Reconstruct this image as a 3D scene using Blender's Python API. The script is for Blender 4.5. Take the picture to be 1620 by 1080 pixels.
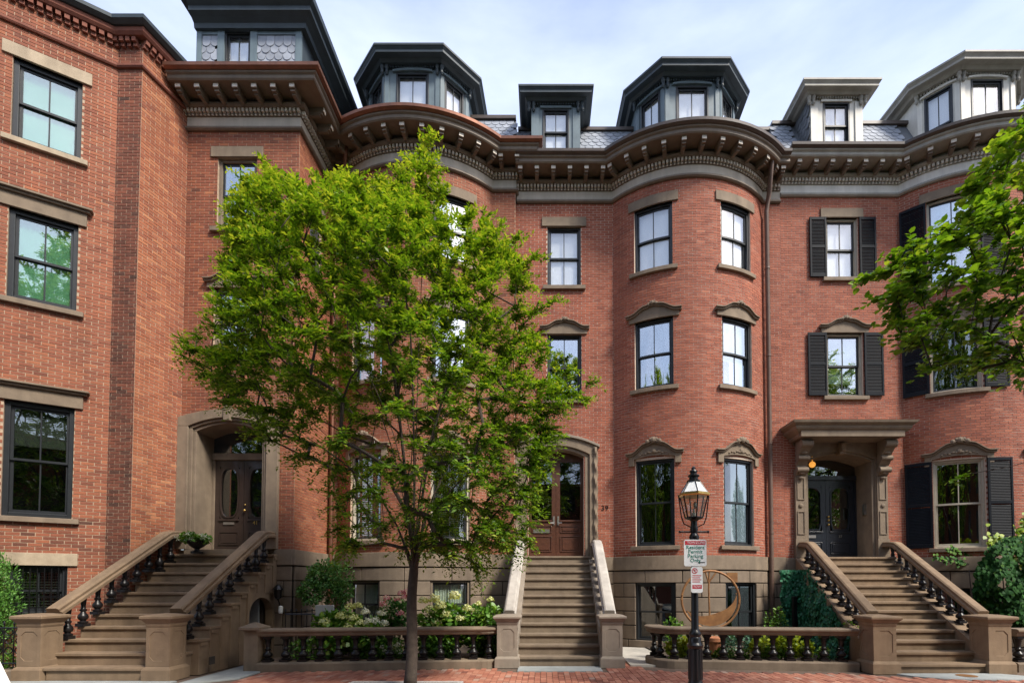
import bpy, bmesh, math, random
import numpy as np
from mathutils import Vector, Matrix
rnd = random.Random(7)
nrs = np.random.RandomState(11)
for o in list(bpy.data.objects): bpy.data.objects.remove(o)
SC = bpy.context.scene
COL = SC.collection
R = math.radians
sin, cos, pi = math.sin, math.cos, math.pi

# ------------------------------------------------------------------ camera
F, XP, HZ, HC = 800.0, 860.0, 925.0, 1.63          # focal length, vanishing point (photo pixels), eye height
PITCH = R(1.8)
V0 = HZ - F * math.tan(PITCH)
cd = bpy.data.cameras.new('camera'); cam = bpy.data.objects.new('camera', cd); COL.objects.link(cam)
cam.location = (0, 0, HC); cam.rotation_euler = (pi / 2 + PITCH, 0, 0)
cd.sensor_width = 36; cd.lens = 36 * F / 1620
cd.shift_x = -(XP - 810) / 1620; cd.shift_y = (V0 - 540) / 1620
cd.clip_start = 0.05; cd.clip_end = 900
SC.camera = cam

# ------------------------------------------------------------------ sky, sun, exposure
SUN = Vector((0.52, -0.43, 0.74)).normalized()       # direction towards the sun
w = bpy.data.worlds.new('World'); SC.world = w; w.use_nodes = True
nt = w.node_tree; nt.nodes.clear()
def nn(tree, typ, **kw):
    n = tree.nodes.new(typ)
    for k, v in kw.items():
        if k.startswith('i_'):
            n.inputs[k[2:].replace('_', ' ')].default_value = v
        else: setattr(n, k, v)
    return n
sky = nn(nt, 'ShaderNodeTexSky', sky_type='NISHITA', sun_disc=False)
sky.sun_elevation = math.asin(SUN.z); sky.sun_rotation = math.atan2(SUN.x, SUN.y)
sky.air_density = 1.0; sky.dust_density = 2.2; sky.ozone_density = 1.0
tc = nn(nt, 'ShaderNodeTexCoord')
mp = nn(nt, 'ShaderNodeMapping'); mp.inputs['Scale'].default_value = (1.0, 1.0, 3.2)
no = nn(nt, 'ShaderNodeTexNoise'); no.inputs['Scale'].default_value = 2.3; no.inputs['Detail'].default_value = 7; no.inputs['Roughness'].default_value = .55
cr = nn(nt, 'ShaderNodeValToRGB'); cr.color_ramp.elements[0].position = .42; cr.color_ramp.elements[0].color = (.40, .40, .40, 1)
cr.color_ramp.elements[1].position = .72; cr.color_ramp.elements[1].color = (.9, .9, .9, 1)
mx = nn(nt, 'ShaderNodeMix', data_type='RGBA')
mx.inputs['B'].default_value = (3.5, 3.95, 5.3, 1)      # thin bright summer cloud over the whole sky
bg = nn(nt, 'ShaderNodeBackground'); bg.inputs['Strength'].default_value = 0.15
wo = nn(nt, 'ShaderNodeOutputWorld')
L = nt.links.new
L(tc.outputs['Generated'], mp.inputs['Vector']); L(mp.outputs[0], no.inputs['Vector']); L(no.outputs[0], cr.inputs[0])
L(cr.outputs[0], mx.inputs['Factor']); L(sky.outputs[0], mx.inputs['A']); L(mx.outputs['Result'], bg.inputs['Color']); L(bg.outputs[0], wo.inputs[0])

sd = bpy.data.lights.new('sun', 'SUN'); sun = bpy.data.objects.new('sun', sd); COL.objects.link(sun)
sd.energy = 3.3; sd.angle = R(12); sd.color = (1, .93, .82)
sun.rotation_euler = SUN.to_track_quat('Z', 'Y').to_euler(); sun.location = (12, -8, 20)
SC.view_settings.view_transform = 'Standard'; SC.view_settings.look = 'None'
SC.view_settings.exposure = 0.95; SC.view_settings.gamma = 1; SC.view_settings.use_curve_mapping = False
SC.render.engine = 'CYCLES'
SC.cycles.max_bounces = 6; SC.cycles.transparent_max_bounces = 12

# ------------------------------------------------------------------ materials
M = {}
def mat(name, c1, c2=None, scale=6.0, rough=.75, bump=0.0, bscale=60.0, metal=0.0, spec=.5, tone=None, rand=.0, stain=0.0, stainc=(.03, .025, .02), transl=None, coat=0.0, streak=0.0):
    m = bpy.data.materials.new(name); m.use_nodes = True; t = m.node_tree; t.nodes.clear()
    out = nn(t, 'ShaderNodeOutputMaterial'); p = nn(t, 'ShaderNodeBsdfPrincipled')
    p.inputs['Roughness'].default_value = rough; p.inputs['Metallic'].default_value = metal
    p.inputs['Specular IOR Level'].default_value = spec
    p.inputs['Coat Weight'].default_value = coat
    geo = nn(t, 'ShaderNodeNewGeometry'); l = t.links.new
    c2 = c2 or tuple(x * .72 for x in c1)
    if tone:
        at = nn(t, 'ShaderNodeAttribute', attribute_name='tone')
        rp = nn(t, 'ShaderNodeValToRGB'); els = rp.color_ramp.elements
        while len(els) < len(tone): els.new(.5)
        for i, c in enumerate(tone):
            els[i].position = i / (len(tone) - 1); els[i].color = (*c, 1)
        l(at.outputs['Fac'], rp.inputs[0]); basec = rp.outputs[0]
    else:
        n1 = nn(t, 'ShaderNodeTexNoise'); n1.inputs['Scale'].default_value = scale; n1.inputs['Detail'].default_value = 6; n1.inputs['Roughness'].default_value = .6
        l(geo.outputs['Position'], n1.inputs['Vector'])
        mr = nn(t, 'ShaderNodeMapRange'); mr.inputs[1].default_value = .3; mr.inputs[2].default_value = .7
        l(n1.outputs[0], mr.inputs[0])
        mm = nn(t, 'ShaderNodeMix', data_type='RGBA'); mm.inputs['A'].default_value = (*c2, 1); mm.inputs['B'].default_value = (*c1, 1)
        l(mr.outputs[0], mm.inputs['Factor']); basec = mm.outputs['Result']
    if rand:
        oi = nn(t, 'ShaderNodeObjectInfo'); mr2 = nn(t, 'ShaderNodeMapRange'); mr2.inputs[3].default_value = 1 - rand; mr2.inputs[4].default_value = 1 + rand
        l(oi.outputs['Random'], mr2.inputs[0]); vm = nn(t, 'ShaderNodeVectorMath', operation='SCALE')
        l(basec, vm.inputs[0]); l(mr2.outputs[0], vm.inputs['Scale']); basec = vm.outputs[0]
    if stain:
        n2 = nn(t, 'ShaderNodeTexNoise'); n2.inputs['Scale'].default_value = 1.1; n2.inputs['Detail'].default_value = 8; n2.inputs['Roughness'].default_value = .65
        l(geo.outputs['Position'], n2.inputs['Vector'])
        r2 = nn(t, 'ShaderNodeMapRange'); r2.inputs[1].default_value = .5; r2.inputs[2].default_value = .78; r2.inputs[4].default_value = stain
        l(n2.outputs[0], r2.inputs[0])
        m2 = nn(t, 'ShaderNodeMix', data_type='RGBA'); m2.inputs['B'].default_value = (*stainc, 1)
        l(basec, m2.inputs['A']); l(r2.outputs[0], m2.inputs['Factor']); basec = m2.outputs['Result']
    if streak:
        mpn = nn(t, 'ShaderNodeMapping'); mpn.inputs['Scale'].default_value = (3.2, 3.2, .28)
        n4 = nn(t, 'ShaderNodeTexNoise'); n4.inputs['Scale'].default_value = 1.0; n4.inputs['Detail'].default_value = 7; n4.inputs['Roughness'].default_value = .62
        l(geo.outputs['Position'], mpn.inputs['Vector']); l(mpn.outputs[0], n4.inputs['Vector'])
        r4 = nn(t, 'ShaderNodeMapRange'); r4.inputs[1].default_value = .3; r4.inputs[2].default_value = .68; r4.inputs[3].default_value = 1 - streak; r4.inputs[4].default_value = 1 + streak * .45
        l(n4.outputs[0], r4.inputs[0]); v4 = nn(t, 'ShaderNodeVectorMath', operation='SCALE'); l(basec, v4.inputs[0]); l(r4.outputs[0], v4.inputs['Scale']); basec = v4.outputs[0]
    l(basec, p.inputs['Base Color'])
    if bump:
        n3 = nn(t, 'ShaderNodeTexNoise'); n3.inputs['Scale'].default_value = bscale; n3.inputs['Detail'].default_value = 5
        l(geo.outputs['Position'], n3.inputs['Vector'])
        b = nn(t, 'ShaderNodeBump'); b.inputs['Strength'].default_value = bump; b.inputs['Distance'].default_value = .01
        l(n3.outputs[0], b.inputs['Height']); l(b.outputs[0], p.inputs['Normal'])
    if transl:
        tr = nn(t, 'ShaderNodeBsdfTranslucent'); ms = nn(t, 'ShaderNodeMixShader'); ms.inputs[0].default_value = transl
        vs = nn(t, 'ShaderNodeVectorMath', operation='MULTIPLY'); vs.inputs[1].default_value = (1.25, 1.2, .45); l(basec, vs.inputs[0]); l(vs.outputs[0], tr.inputs['Color'])
        l(p.outputs[0], ms.inputs[1]); l(tr.outputs[0], ms.inputs[2]); l(ms.outputs[0], out.inputs[0])
    else: l(p.outputs[0], out.inputs[0])
    M[name] = m; return m

mat('brick_a', (1,1,1), tone=[(.065,.028,.018), (.165,.052,.029), (.25,.079,.041), (.32,.108,.050), (.43,.18,.085)], rough=.85, bump=.25, bscale=90, stain=.3, stainc=(.11,.045,.027), streak=.2)
mat('brick_b', (1,1,1), tone=[(.13,.036,.020), (.225,.061,.034), (.295,.084,.045), (.35,.108,.058), (.43,.16,.09)], rough=.85, bump=.2, bscale=90, stain=.25, stainc=(.19,.065,.04), streak=.17)
mat('brick_walk', (1,1,1), tone=[(.15,.055,.04), (.28,.095,.06), (.36,.14,.085), (.42,.19,.125), (.34,.24,.19)], rough=.85, bump=.3, bscale=70, stain=.3, stainc=(.09,.06,.05))
mat('mortar', (.58,.48,.39), (.44,.35,.28), 14, .95, .3, 80)
mat('mortar_warm', (.46,.35,.25), (.32,.23,.16), 14, .95, .3, 80)
mat('sand_joint', (.16,.11,.08), (.09,.06,.045), 20, .95)
mat('brownstone', (.225,.172,.12), (.17,.128,.09), 5, .85, .25, 50, stain=.45, stainc=(.10,.075,.052), streak=.22)
mat('brownstone_tan', (.235,.163,.100), (.18,.122,.074), 5, .85, .25, 50, stain=.45, stainc=(.10,.068,.042), streak=.22)
mat('brownstone_grey', (.285,.24,.19), (.225,.186,.148), 5, .85, .2, 50, stain=.2, stainc=(.15,.12,.1), streak=.22)
mat('stone_block', (.215,.165,.118), (.16,.12,.086), 4, .85, .3, 40, rand=.12, stain=.3, stainc=(.12,.095,.07), streak=.22)
mat('stone_joint', (.045,.035,.028), (.03,.024,.02), 10, .9)
mat('lintel_tan', (.42,.34,.24), (.32,.25,.175), 5, .85, .25, 50, stain=.3, stainc=(.17,.13,.09), streak=.22)
mat('cornice_brown', (.185,.142,.10), (.14,.105,.075), 3, .6, .1, 30, stain=.25, stainc=(.08,.06,.045), streak=.22)
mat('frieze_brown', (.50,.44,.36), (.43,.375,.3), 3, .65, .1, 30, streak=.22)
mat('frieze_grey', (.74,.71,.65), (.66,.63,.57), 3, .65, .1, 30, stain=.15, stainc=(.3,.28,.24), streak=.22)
mat('bracket_tip', (.64,.58,.49), (.54,.48,.4), 8, .6)
mat('gutter_brown', (.085,.062,.05), (.06,.045,.038), 4, .45, spec=.5)
mat('copper', (.24,.105,.065), (.15,.07,.048), 5, .42, metal=.6)
mat('pipe_brown', (.14,.085,.062), (.10,.062,.048), 6, .5, rand=.1)
mat('black_paint', (.017,.02,.023), (.012,.014,.017), 8, .42, spec=.45)
mat('shutter_black', (.010,.013,.018), (.007,.009,.013), 8, .6, spec=.12)
mat('iron', (.007,.007,.008), (.004,.004,.005), 20, .32, .15, 120, spec=.4)
mat('baluster_black', (.013,.012,.013), (.008,.007,.008), 9, .36, .12, 60, rand=.15, spec=.35)
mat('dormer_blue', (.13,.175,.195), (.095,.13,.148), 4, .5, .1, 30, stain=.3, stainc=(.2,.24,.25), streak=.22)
mat('dormer_dark', (.04,.055,.064), (.03,.042,.05), 4, .5, streak=.22)
mat('dormer_cream', (.68,.65,.57), (.6,.57,.5), 4, .6, .1, 30, stain=.2, stainc=(.33,.3,.25), streak=.22)
mat('dormer_taupe', (.33,.31,.26), (.27,.25,.21), 4, .6, streak=.22)
mat('slate', (.155,.165,.18), (.105,.112,.125), 6, .55, .25, 60, rand=.22)
mat('slate_pale', (.31,.335,.38), (.23,.25,.29), 6, .5, .25, 60, rand=.16)
mat('roof_felt', (.06,.062,.066), (.045,.046,.05), 4, .8)
mat('wood_door', (.088,.034,.019), (.058,.022,.013), 14, .38, .1, 60, coat=.2)
mat('door_black', (.040,.026,.021), (.027,.018,.015), 10, .32, coat=.25)
mat('door_navy', (.016,.022,.032), (.012,.016,.024), 10, .3, coat=.25)
mat('brass', (.62,.42,.14), (.5,.33,.1), 20, .3, metal=.9)
mat('nickel', (.5,.48,.44), (.4,.38,.35), 20, .35, metal=.9)
mat('casing_cream', (.42,.38,.30), (.34,.30,.24), 6, .6)
mat('white_paint', (.74,.74,.71), (.66,.66,.63), 6, .5)
mat('sky_glare_white', (.88,.88,.87), (.85,.85,.84), 3, .9)
mat('shade_grey', (.52,.55,.52), (.46,.49,.46), 3, .9)
mat('shade_green', (.50,.60,.53), (.42,.52,.45), 2, .9)
mat('curtain_green', (.46,.55,.44), (.38,.46,.36), 3, .9)
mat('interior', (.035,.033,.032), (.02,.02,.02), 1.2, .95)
mat('rail_pale', (.43,.40,.36), (.35,.32,.285), 5, .75, .15, 50, stain=.15, stainc=(.3,.27,.23), streak=.22)
mat('soil', (.075,.052,.036), (.04,.028,.02), 12, .95, .5, 30)
mat('flagstone', (.33,.35,.34), (.24,.26,.26), 4, .8, .25, 40, stain=.35, stainc=(.14,.14,.13))
mat('granite', (.40,.39,.37), (.27,.26,.25), 40, .8, .3, 60)
mat('concrete', (.44,.41,.36), (.34,.32,.28), 6, .9, .3, 50)
mat('asphalt', (.055,.055,.057), (.04,.04,.042), 30, .9, .4, 80)
mat('rust_metal', (.30,.15,.055), (.19,.085,.035), 8, .6, .2, 50, metal=.35)
mat('grey_door', (.30,.30,.31), (.25,.25,.26), 5, .6)
mat('sign_white', (.80,.81,.80), (.74,.75,.74), 12, .45)
mat('sign_red', (.55,.03,.05), (.48,.025,.045), 12, .45)
mat('sign_green', (.04,.27,.20), (.03,.22,.16), 12, .45)
mat('sign_grey', (.35,.36,.37), (.3,.31,.32), 12, .5)
mat('net_green', (.012,.12,.052), (.008,.085,.038), 3.5, .42, .5, 26, spec=.6)
mat('terracotta', (.42,.17,.08), (.33,.13,.06), 8, .8)
mat('plaque_grey', (.36,.35,.34), (.3,.29,.28), 5, .6)
mat('bark', (.075,.056,.043), (.035,.026,.02), 14, .92, .8, 36)
G = [(.016,.06,.008), (.034,.12,.012), (.07,.19,.018), (.14,.27,.026), (.30,.38,.045)]
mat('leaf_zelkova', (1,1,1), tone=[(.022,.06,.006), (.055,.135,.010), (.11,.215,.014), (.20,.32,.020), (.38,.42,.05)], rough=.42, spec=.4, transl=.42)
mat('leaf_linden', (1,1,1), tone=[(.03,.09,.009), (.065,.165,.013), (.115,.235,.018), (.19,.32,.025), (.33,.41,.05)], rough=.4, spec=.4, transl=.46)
mat('leaf_shrub', (1,1,1), tone=[(.014,.06,.014), (.03,.11,.022), (.06,.18,.035), (.11,.26,.05), (.18,.33,.08)], rough=.42, spec=.4, transl=.22)
mat('leaf_hydrangea', (1,1,1), tone=[(.02,.07,.008), (.045,.14,.014), (.085,.21,.02), (.14,.29,.03), (.24,.36,.05)], rough=.45, transl=.25)
mat('leaf_chartreuse', (1,1,1), tone=[(.09,.17,.006), (.18,.28,.010), (.27,.36,.014), (.36,.43,.02), (.44,.48,.04)], rough=.5, transl=.28)
mat('leaf_ivy', (1,1,1), tone=[(.006,.03,.007), (.012,.052,.011), (.022,.085,.016), (.04,.12,.022), (.10,.19,.03)], rough=.65, spec=.15, transl=.15)
mat('leaf_net', (1,1,1), tone=[(.006,.045,.02), (.010,.075,.034), (.016,.115,.052), (.028,.17,.08), (.07,.30,.17)], rough=.5, spec=.3, transl=.12)
mat('leaf_blue', (1,1,1), tone=[(.03,.09,.05), (.05,.13,.08), (.08,.18,.11), (.12,.24,.15), (.2,.32,.2)], rough=.5, transl=.2)
mat('leaf_conifer', (1,1,1), tone=[(.02,.08,.012), (.045,.14,.02), (.08,.22,.03), (.13,.30,.045), (.2,.38,.07)], rough=.55, transl=.2)
mat('leaf_far', (1,1,1), tone=[(.012,.04,.006), (.022,.07,.009), (.035,.10,.012), (.06,.14,.016), (.1,.19,.025)], rough=.5, transl=.2)
mat('petal_lime', (1,1,1), tone=[(.42,.46,.10), (.52,.56,.16), (.60,.63,.25), (.66,.68,.36), (.72,.73,.5)], rough=.6, transl=.25)
mat('petal_white', (1,1,1), tone=[(.55,.57,.42), (.64,.66,.52), (.72,.73,.62), (.76,.77,.68), (.8,.8,.74)], rough=.6, transl=.25)
mat('petal_pink', (1,1,1), tone=[(.46,.07,.13), (.56,.13,.20), (.62,.24,.28), (.68,.40,.40), (.72,.56,.5)], rough=.6, transl=.25)

def glass(name, tint, refl, rough=.0):
    m = bpy.data.materials.new(name); m.use_nodes = True; t = m.node_tree; t.nodes.clear(); l = t.links.new
    out = nn(t, 'ShaderNodeOutputMaterial'); gl = nn(t, 'ShaderNodeBsdfGlossy'); gl.inputs['Roughness'].default_value = rough
    gl.inputs['Color'].default_value = (.95, .97, 1, 1)
    tr = nn(t, 'ShaderNodeBsdfTransparent'); tr.inputs[0].default_value = (*tint, 1)
    lw = nn(t, 'ShaderNodeLayerWeight'); lw.inputs[0].default_value = .5
    mr = nn(t, 'ShaderNodeMapRange'); mr.inputs[3].default_value = refl; mr.inputs[4].default_value = .95
    nz = nn(t, 'ShaderNodeTexNoise'); nz.inputs['Scale'].default_value = 1.7; nz.inputs['Detail'].default_value = 1
    g = nn(t, 'ShaderNodeNewGeometry'); b = nn(t, 'ShaderNodeBump'); b.inputs['Strength'].default_value = .035; b.inputs['Distance'].default_value = .05
    l(g.outputs['Position'], nz.inputs['Vector']); l(nz.outputs[0], b.inputs['Height']); l(b.outputs[0], gl.inputs['Normal'])
    pw = nn(t, 'ShaderNodeMath', operation='POWER'); pw.inputs[1].default_value = 3.0; l(lw.outputs['Facing'], pw.inputs[0]); l(pw.outputs[0], mr.inputs[0])
    mxs = nn(t, 'ShaderNodeMixShader'); l(mr.outputs[0], mxs.inputs[0]); l(tr.outputs[0], mxs.inputs[1]); l(gl.outputs[0], mxs.inputs[2]); l(mxs.outputs[0], out.inputs[0])
    M[name] = m
glass('window_glass', (.85, .9, .88), .38)
glass('door_glass', (.55, .58, .55), .14)
glass('green_glass', (.72, .88, .78), .26)
glass('parlour_glass', (.5, .53, .5), .17)
glass('door_glass_clear', (.97, .98, .98), .14)
glass('lamp_glass', (.92, .93, .86), .12)
m = bpy.data.materials.new('lamp_bulb'); m.use_nodes = True
b_ = m.node_tree.nodes['Principled BSDF']; b_.inputs['Base Color'].default_value = (.9, .5, .15, 1); b_.inputs['Emission Color'].default_value = (1, .42, .07, 1); b_.inputs['Emission Strength'].default_value = .45
M['lamp_bulb'] = m

# ------------------------------------------------------------------ pixel rays and surfaces
def ray(px, py):
    u = (px - XP) / F; v = (V0 - py) / F
    return Vector((u, cos(PITCH) - v * sin(PITCH), sin(PITCH) + v * cos(PITCH)))
def P(px, py, d):                                     # point on the ray at depth d
    r = ray(px, py); t = d / r.y
    return r.x * t, HC + r.z * t
def PZ(py, d): return P(XP, py, d)[1]
def PX(px, py, d): return P(px, py, d)[0]

class Flat:
    def __init__(s, p0, p1):
        s.p0 = Vector(p0); s.p1 = Vector(p1); dv = s.p1 - s.p0; s.len = dv.length; s.t = dv / s.len; s.n = Vector((s.t.y, -s.t.x))
    def pt(s, q, o, z):
        v = s.p0 + s.t * q + s.n * o
        return (v.x, v.y, z)
    def ang(s, q): return math.atan2(s.t.y, s.t.x)
    def seg(s, a, b): return 1
    def hit(s, px, py):
        r = ray(px, py); a = Vector((r.x, r.y)); den = a.x * s.t.y - a.y * s.t.x
        t = (s.p0.x * s.t.y - s.p0.y * s.t.x) / den
        v = a * t
        return (v - s.p0).dot(s.t), HC + r.z * t
class Arc:
    def __init__(s, cx, ybase, half, prot):
        s.cx = cx; s.R = (half * half + prot * prot) / (2 * prot); s.cy = ybase - prot + s.R; s.yb = ybase
        s.ph = math.asin(half / s.R); s.len = 2 * s.ph * s.R
    def pt(s, q, o, z):
        a = q / s.R - s.ph; r = s.R + o
        return (s.cx + r * sin(a), s.cy - r * cos(a), z)
    def ang(s, q): return q / s.R - s.ph
    def seg(s, a, b): return max(1, int(math.ceil((b - a) / .14)))
    def hit(s, px, py):
        r = ray(px, py); a = Vector((r.x, r.y)); c = Vector((s.cx, s.cy))
        A = a.dot(a); B = -2 * a.dot(c); C = c.dot(c) - s.R ** 2
        t = (-B - math.sqrt(max(0, B * B - 4 * A * C))) / (2 * A); v = a * t - c
        return (math.atan2(v.x, -v.y) + s.ph) * s.R, HC + r.z * t

# ------------------------------------------------------------------ mesh builder
ORG = {}
class MB:
    def __init__(s): s.v = []; s.f = []; s.tn = []
    def face(s, pts, tone=None):
        k = len(s.v); s.v += [tuple(p) for p in pts]; s.f.append(tuple(range(k, k + len(pts))))
        if tone is not None: s.tn.append(tone)
    def grid(s, rows, closed=False, cap=False):       # rows of equal length
        k = len(s.v); n = len(rows[0])
        for r in rows: s.v += [tuple(p) for p in r]
        for i in range(len(rows) - 1):
            for j in range(n if closed else n - 1):
                j2 = (j + 1) % n
                s.f.append((k + i * n + j, k + i * n + j2, k + (i + 1) * n + j2, k + (i + 1) * n + j))
        if cap:
            s.f.append(tuple(k + j for j in range(n))[::-1]); s.f.append(tuple(k + (len(rows) - 1) * n + j for j in range(n)))
    def box(s, x0, x1, y0, y1, z0, z1, T=None):
        rows = []
        for x in (x0, x1):
            r = [(x, y0, z0), (x, y1, z0), (x, y1, z1), (x, y0, z1)]
            rows.append([T(p) for p in r] if T else r)
        s.grid(rows, True, True)
    def lbox(s, S, a, b, o0, o1, z0, z1):
        n = S.seg(a, b)
        rows = [[S.pt(a + (b - a) * i / n, o0, z0), S.pt(a + (b - a) * i / n, o1, z0), S.pt(a + (b - a) * i / n, o1, z1), S.pt(a + (b - a) * i / n, o0, z1)] for i in range(n + 1)]
        s.grid(rows, True, True)
    def strip(s, S, ss, zb, zt, o0, o1):               # variable bottom and top along s
        s.grid([[S.pt(q, o0, zb(q)), S.pt(q, o1, zb(q)), S.pt(q, o1, zt(q)), S.pt(q, o0, zt(q))] for q in ss], True, True)
    def lathe(s, prof, c=(0, 0, 0), seg=12, ph=0.0):
        s.grid([[(c[0] + r * cos(2 * pi * j / seg + ph), c[1] + r * sin(2 * pi * j / seg + ph), c[2] + z) for j in range(seg)] for r, z in prof], True, True)
    def tube(s, pts, rad, seg=8):
        pts = [Vector(p) for p in pts]; rows = []
        up = Vector((.12, .07, 1)).normalized()
        for i, p in enumerate(pts):
            d = (pts[min(i + 1, len(pts) - 1)] - pts[max(i - 1, 0)]).normalized()
            a = d.cross(up)
            if a.length < .05: a = d.cross(Vector((1, 0, 0)))
            a.normalize(); b = d.cross(a); r = rad[i] if hasattr(rad, '__len__') else rad
            rows.append([p + (a * cos(2 * pi * j / seg) + b * sin(2 * pi * j / seg)) * r for j in range(seg)])
        s.grid(rows, True, True)
    def sweep(s, pathf, prof, caps=True):               # pathf(o) -> plan points, prof [(o, z)] closed
        cols = [[(x, y, z) for x, y in pathf(o)] for o, z in prof]
        s.grid([[cols[j][i] for j in range(len(prof))] for i in range(len(cols[0]))], True, caps)
    def lump(s, c, r, sc=(1, 1, 1), seg=8, rings=5, T=None):
        rows = []
        for i in range(rings + 1):
            a = -pi / 2 + pi * i / rings; rr = max(cos(a), .02)
            row = [(c[0] + r * sc[0] * rr * cos(2 * pi * j / seg), c[1] + r * sc[1] * rr * sin(2 * pi * j / seg), c[2] + r * sc[2] * sin(a)) for j in range(seg)]
            rows.append([T(p) for p in row] if T else row)
        s.grid(rows, True, True)

def link(name, data, parent=None, loc=(0, 0, 0), rotz=0.0):
    o = bpy.data.objects.new(name, data); COL.objects.link(o)
    wl = Vector(loc); ORG[o.name] = wl
    o.parent = parent
    o.location = wl - (ORG[parent.name] if parent else Vector((0, 0, 0)))
    o.rotation_euler = (0, 0, rotz)
    return o
def build(name, mb, mt, parent=None, smooth=False, origin=None, bevel=0.0, nofix=False, label=None, kind=None, uniform=None):
    me = bpy.data.meshes.new(name)
    v = np.array(mb.v, dtype=np.float64)
    if origin is None:
        lo, hi = v.min(0), v.max(0); origin = ((lo[0] + hi[0]) / 2, (lo[1] + hi[1]) / 2, lo[2])
    v = v - np.array(origin)
    me.from_pydata(v.tolist(), [], mb.f)
    if not nofix:
        bm = bmesh.new(); bm.from_mesh(me); bmesh.ops.recalc_face_normals(bm, faces=bm.faces); bm.to_mesh(me); bm.free()
    if mb.tn:
        at = me.attributes.new('tone', 'FLOAT', 'FACE'); at.data.foreach_set('value', np.array(mb.tn, dtype=np.float32))
    if smooth:
        me.polygons.foreach_set('use_smooth', np.ones(len(me.polygons), dtype=bool))
        if smooth != 'full': me.set_sharp_from_angle(angle=R(40))
    me.materials.append(M[mt]); me.update()
    o = link(name, me, parent, origin)
    if bevel:
        b = o.modifiers.new('bevel', 'BEVEL'); b.width = bevel; b.segments = 2; b.limit_method = 'ANGLE'; b.angle_limit = R(40)
    if label: o['label'] = label
    if kind: o['kind'] = kind
    return o
def thing(name, label, cat, loc, group=None, rotz=0):
    o = link(name, None, None, loc, rotz); o['label'] = label; o['category'] = cat; o.empty_display_size = .2
    if group: o['group'] = group
    return o
def tag(o, label, cat, group=None):
    o['label'] = label; o['category'] = cat
    if group: o['group'] = group
    return o
def meshof(mb, mt, smooth=False, tone=None):
    me = bpy.data.meshes.new('piece'); me.from_pydata(mb.v, [], mb.f)
    bm = bmesh.new(); bm.from_mesh(me); bmesh.ops.recalc_face_normals(bm, faces=bm.faces); bm.to_mesh(me); bm.free()
    if tone is not None:
        at = me.attributes.new('tone', 'FLOAT', 'FACE'); at.data.foreach_set('value', np.full(len(me.polygons), tone, dtype=np.float32))
    if smooth:
        me.polygons.foreach_set('use_smooth', np.ones(len(me.polygons), dtype=bool)); me.set_sharp_from_angle(angle=R(40))
    me.materials.append(M[mt]); return me
def text_mesh(name, txt, size, mt, parent, loc, rot=(pi / 2, 0, 0), depth=.004, align='CENTER'):
    c = bpy.data.curves.new(name, 'FONT'); c.body = txt; c.size = size; c.extrude = depth; c.align_x = align; c.align_y = 'CENTER'; c.resolution_u = 3
    t = bpy.data.objects.new(name, c); COL.objects.link(t)
    dg = bpy.context.evaluated_depsgraph_get(); me = bpy.data.meshes.new_from_object(t.evaluated_get(dg))
    bpy.data.objects.remove(t); me.materials.clear(); me.materials.append(M[mt])
    o = link(name, me, parent, loc); o.rotation_euler = rot
    return o
# ------------------------------------------------------------------ the ground
def sheet(name, x0, x1, y0, y1, z, mt, n=1):
    mb = MB(); mb.face([(x0, y0, z), (x1, y0, z), (x1, y1, z), (x0, y1, z)])
    o = build(name, mb, mt); o['kind'] = 'structure'; return o
sheet('ground', -400, 400, -400, 400, -.20, 'asphalt')
sheet('road', -120, 120, -6.2, 6.1, -.14, 'asphalt')
mb = MB(); mb.box(-40, 40, 6.32, 14.2, -.19, -.012)
walk = build('sidewalk', mb, 'sand_joint'); walk['kind'] = 'structure'
mb = MB()
for i in range(-14, 14): mb.box(i * 2.4, i * 2.4 + 2.39, 6.12, 6.315, -.19, .0)
kerb = build('kerb', mb, 'granite', bevel=.01); kerb['kind'] = 'structure'

# ------------------------------------------------------------------ brickwork
BL, BH, JT = .201, .056, .0125
def free(a, b, cuts):
    iv = [(a, b)]
    for c0, c1 in cuts:
        nv = []
        for p, q in iv:
            if c1 <= p or c0 >= q: nv.append((p, q)); continue
            if c0 > p: nv.append((p, c0))
            if c1 < q: nv.append((c1, q))
        iv = nv
    return iv
def wall_shell(S, z0, z1, ops, mb, depth=.22, o=0.0):
    ss = sorted({0, S.len, *[q for r in ops for q in r[:2] if 0 < q < S.len]}); zs = sorted({z0, z1, *[q for r in ops for q in r[2:4] if z0 < q < z1]})
    for i in range(len(ss) - 1):
        for j in range(len(zs) - 1):
            a, b, c, d = ss[i], ss[i + 1], zs[j], zs[j + 1]; m_, h_ = (a + b) / 2, (c + d) / 2
            if any(r[0] < m_ < r[1] and r[2] < h_ < r[3] for r in ops): continue
            n = S.seg(a, b)
            mb.grid([[S.pt(a + (b - a) * k / n, o, c), S.pt(a + (b - a) * k / n, o, d)] for k in range(n + 1)])
    for r in ops:
        a, b, c, d = r[:4]; n = S.seg(a, b); q = [a + (b - a) * k / n for k in range(n + 1)]
        mb.face([S.pt(a, o, c), S.pt(a, o - depth, c), S.pt(a, o - depth, d), S.pt(a, o, d)]); mb.face([S.pt(b, o, c), S.pt(b, o - depth, c), S.pt(b, o - depth, d), S.pt(b, o, d)])
        mb.grid([[S.pt(x, o, d), S.pt(x, o - depth, d)] for x in q]); mb.grid([[S.pt(x, o, c), S.pt(x, o - depth, c)] for x in q])
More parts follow.
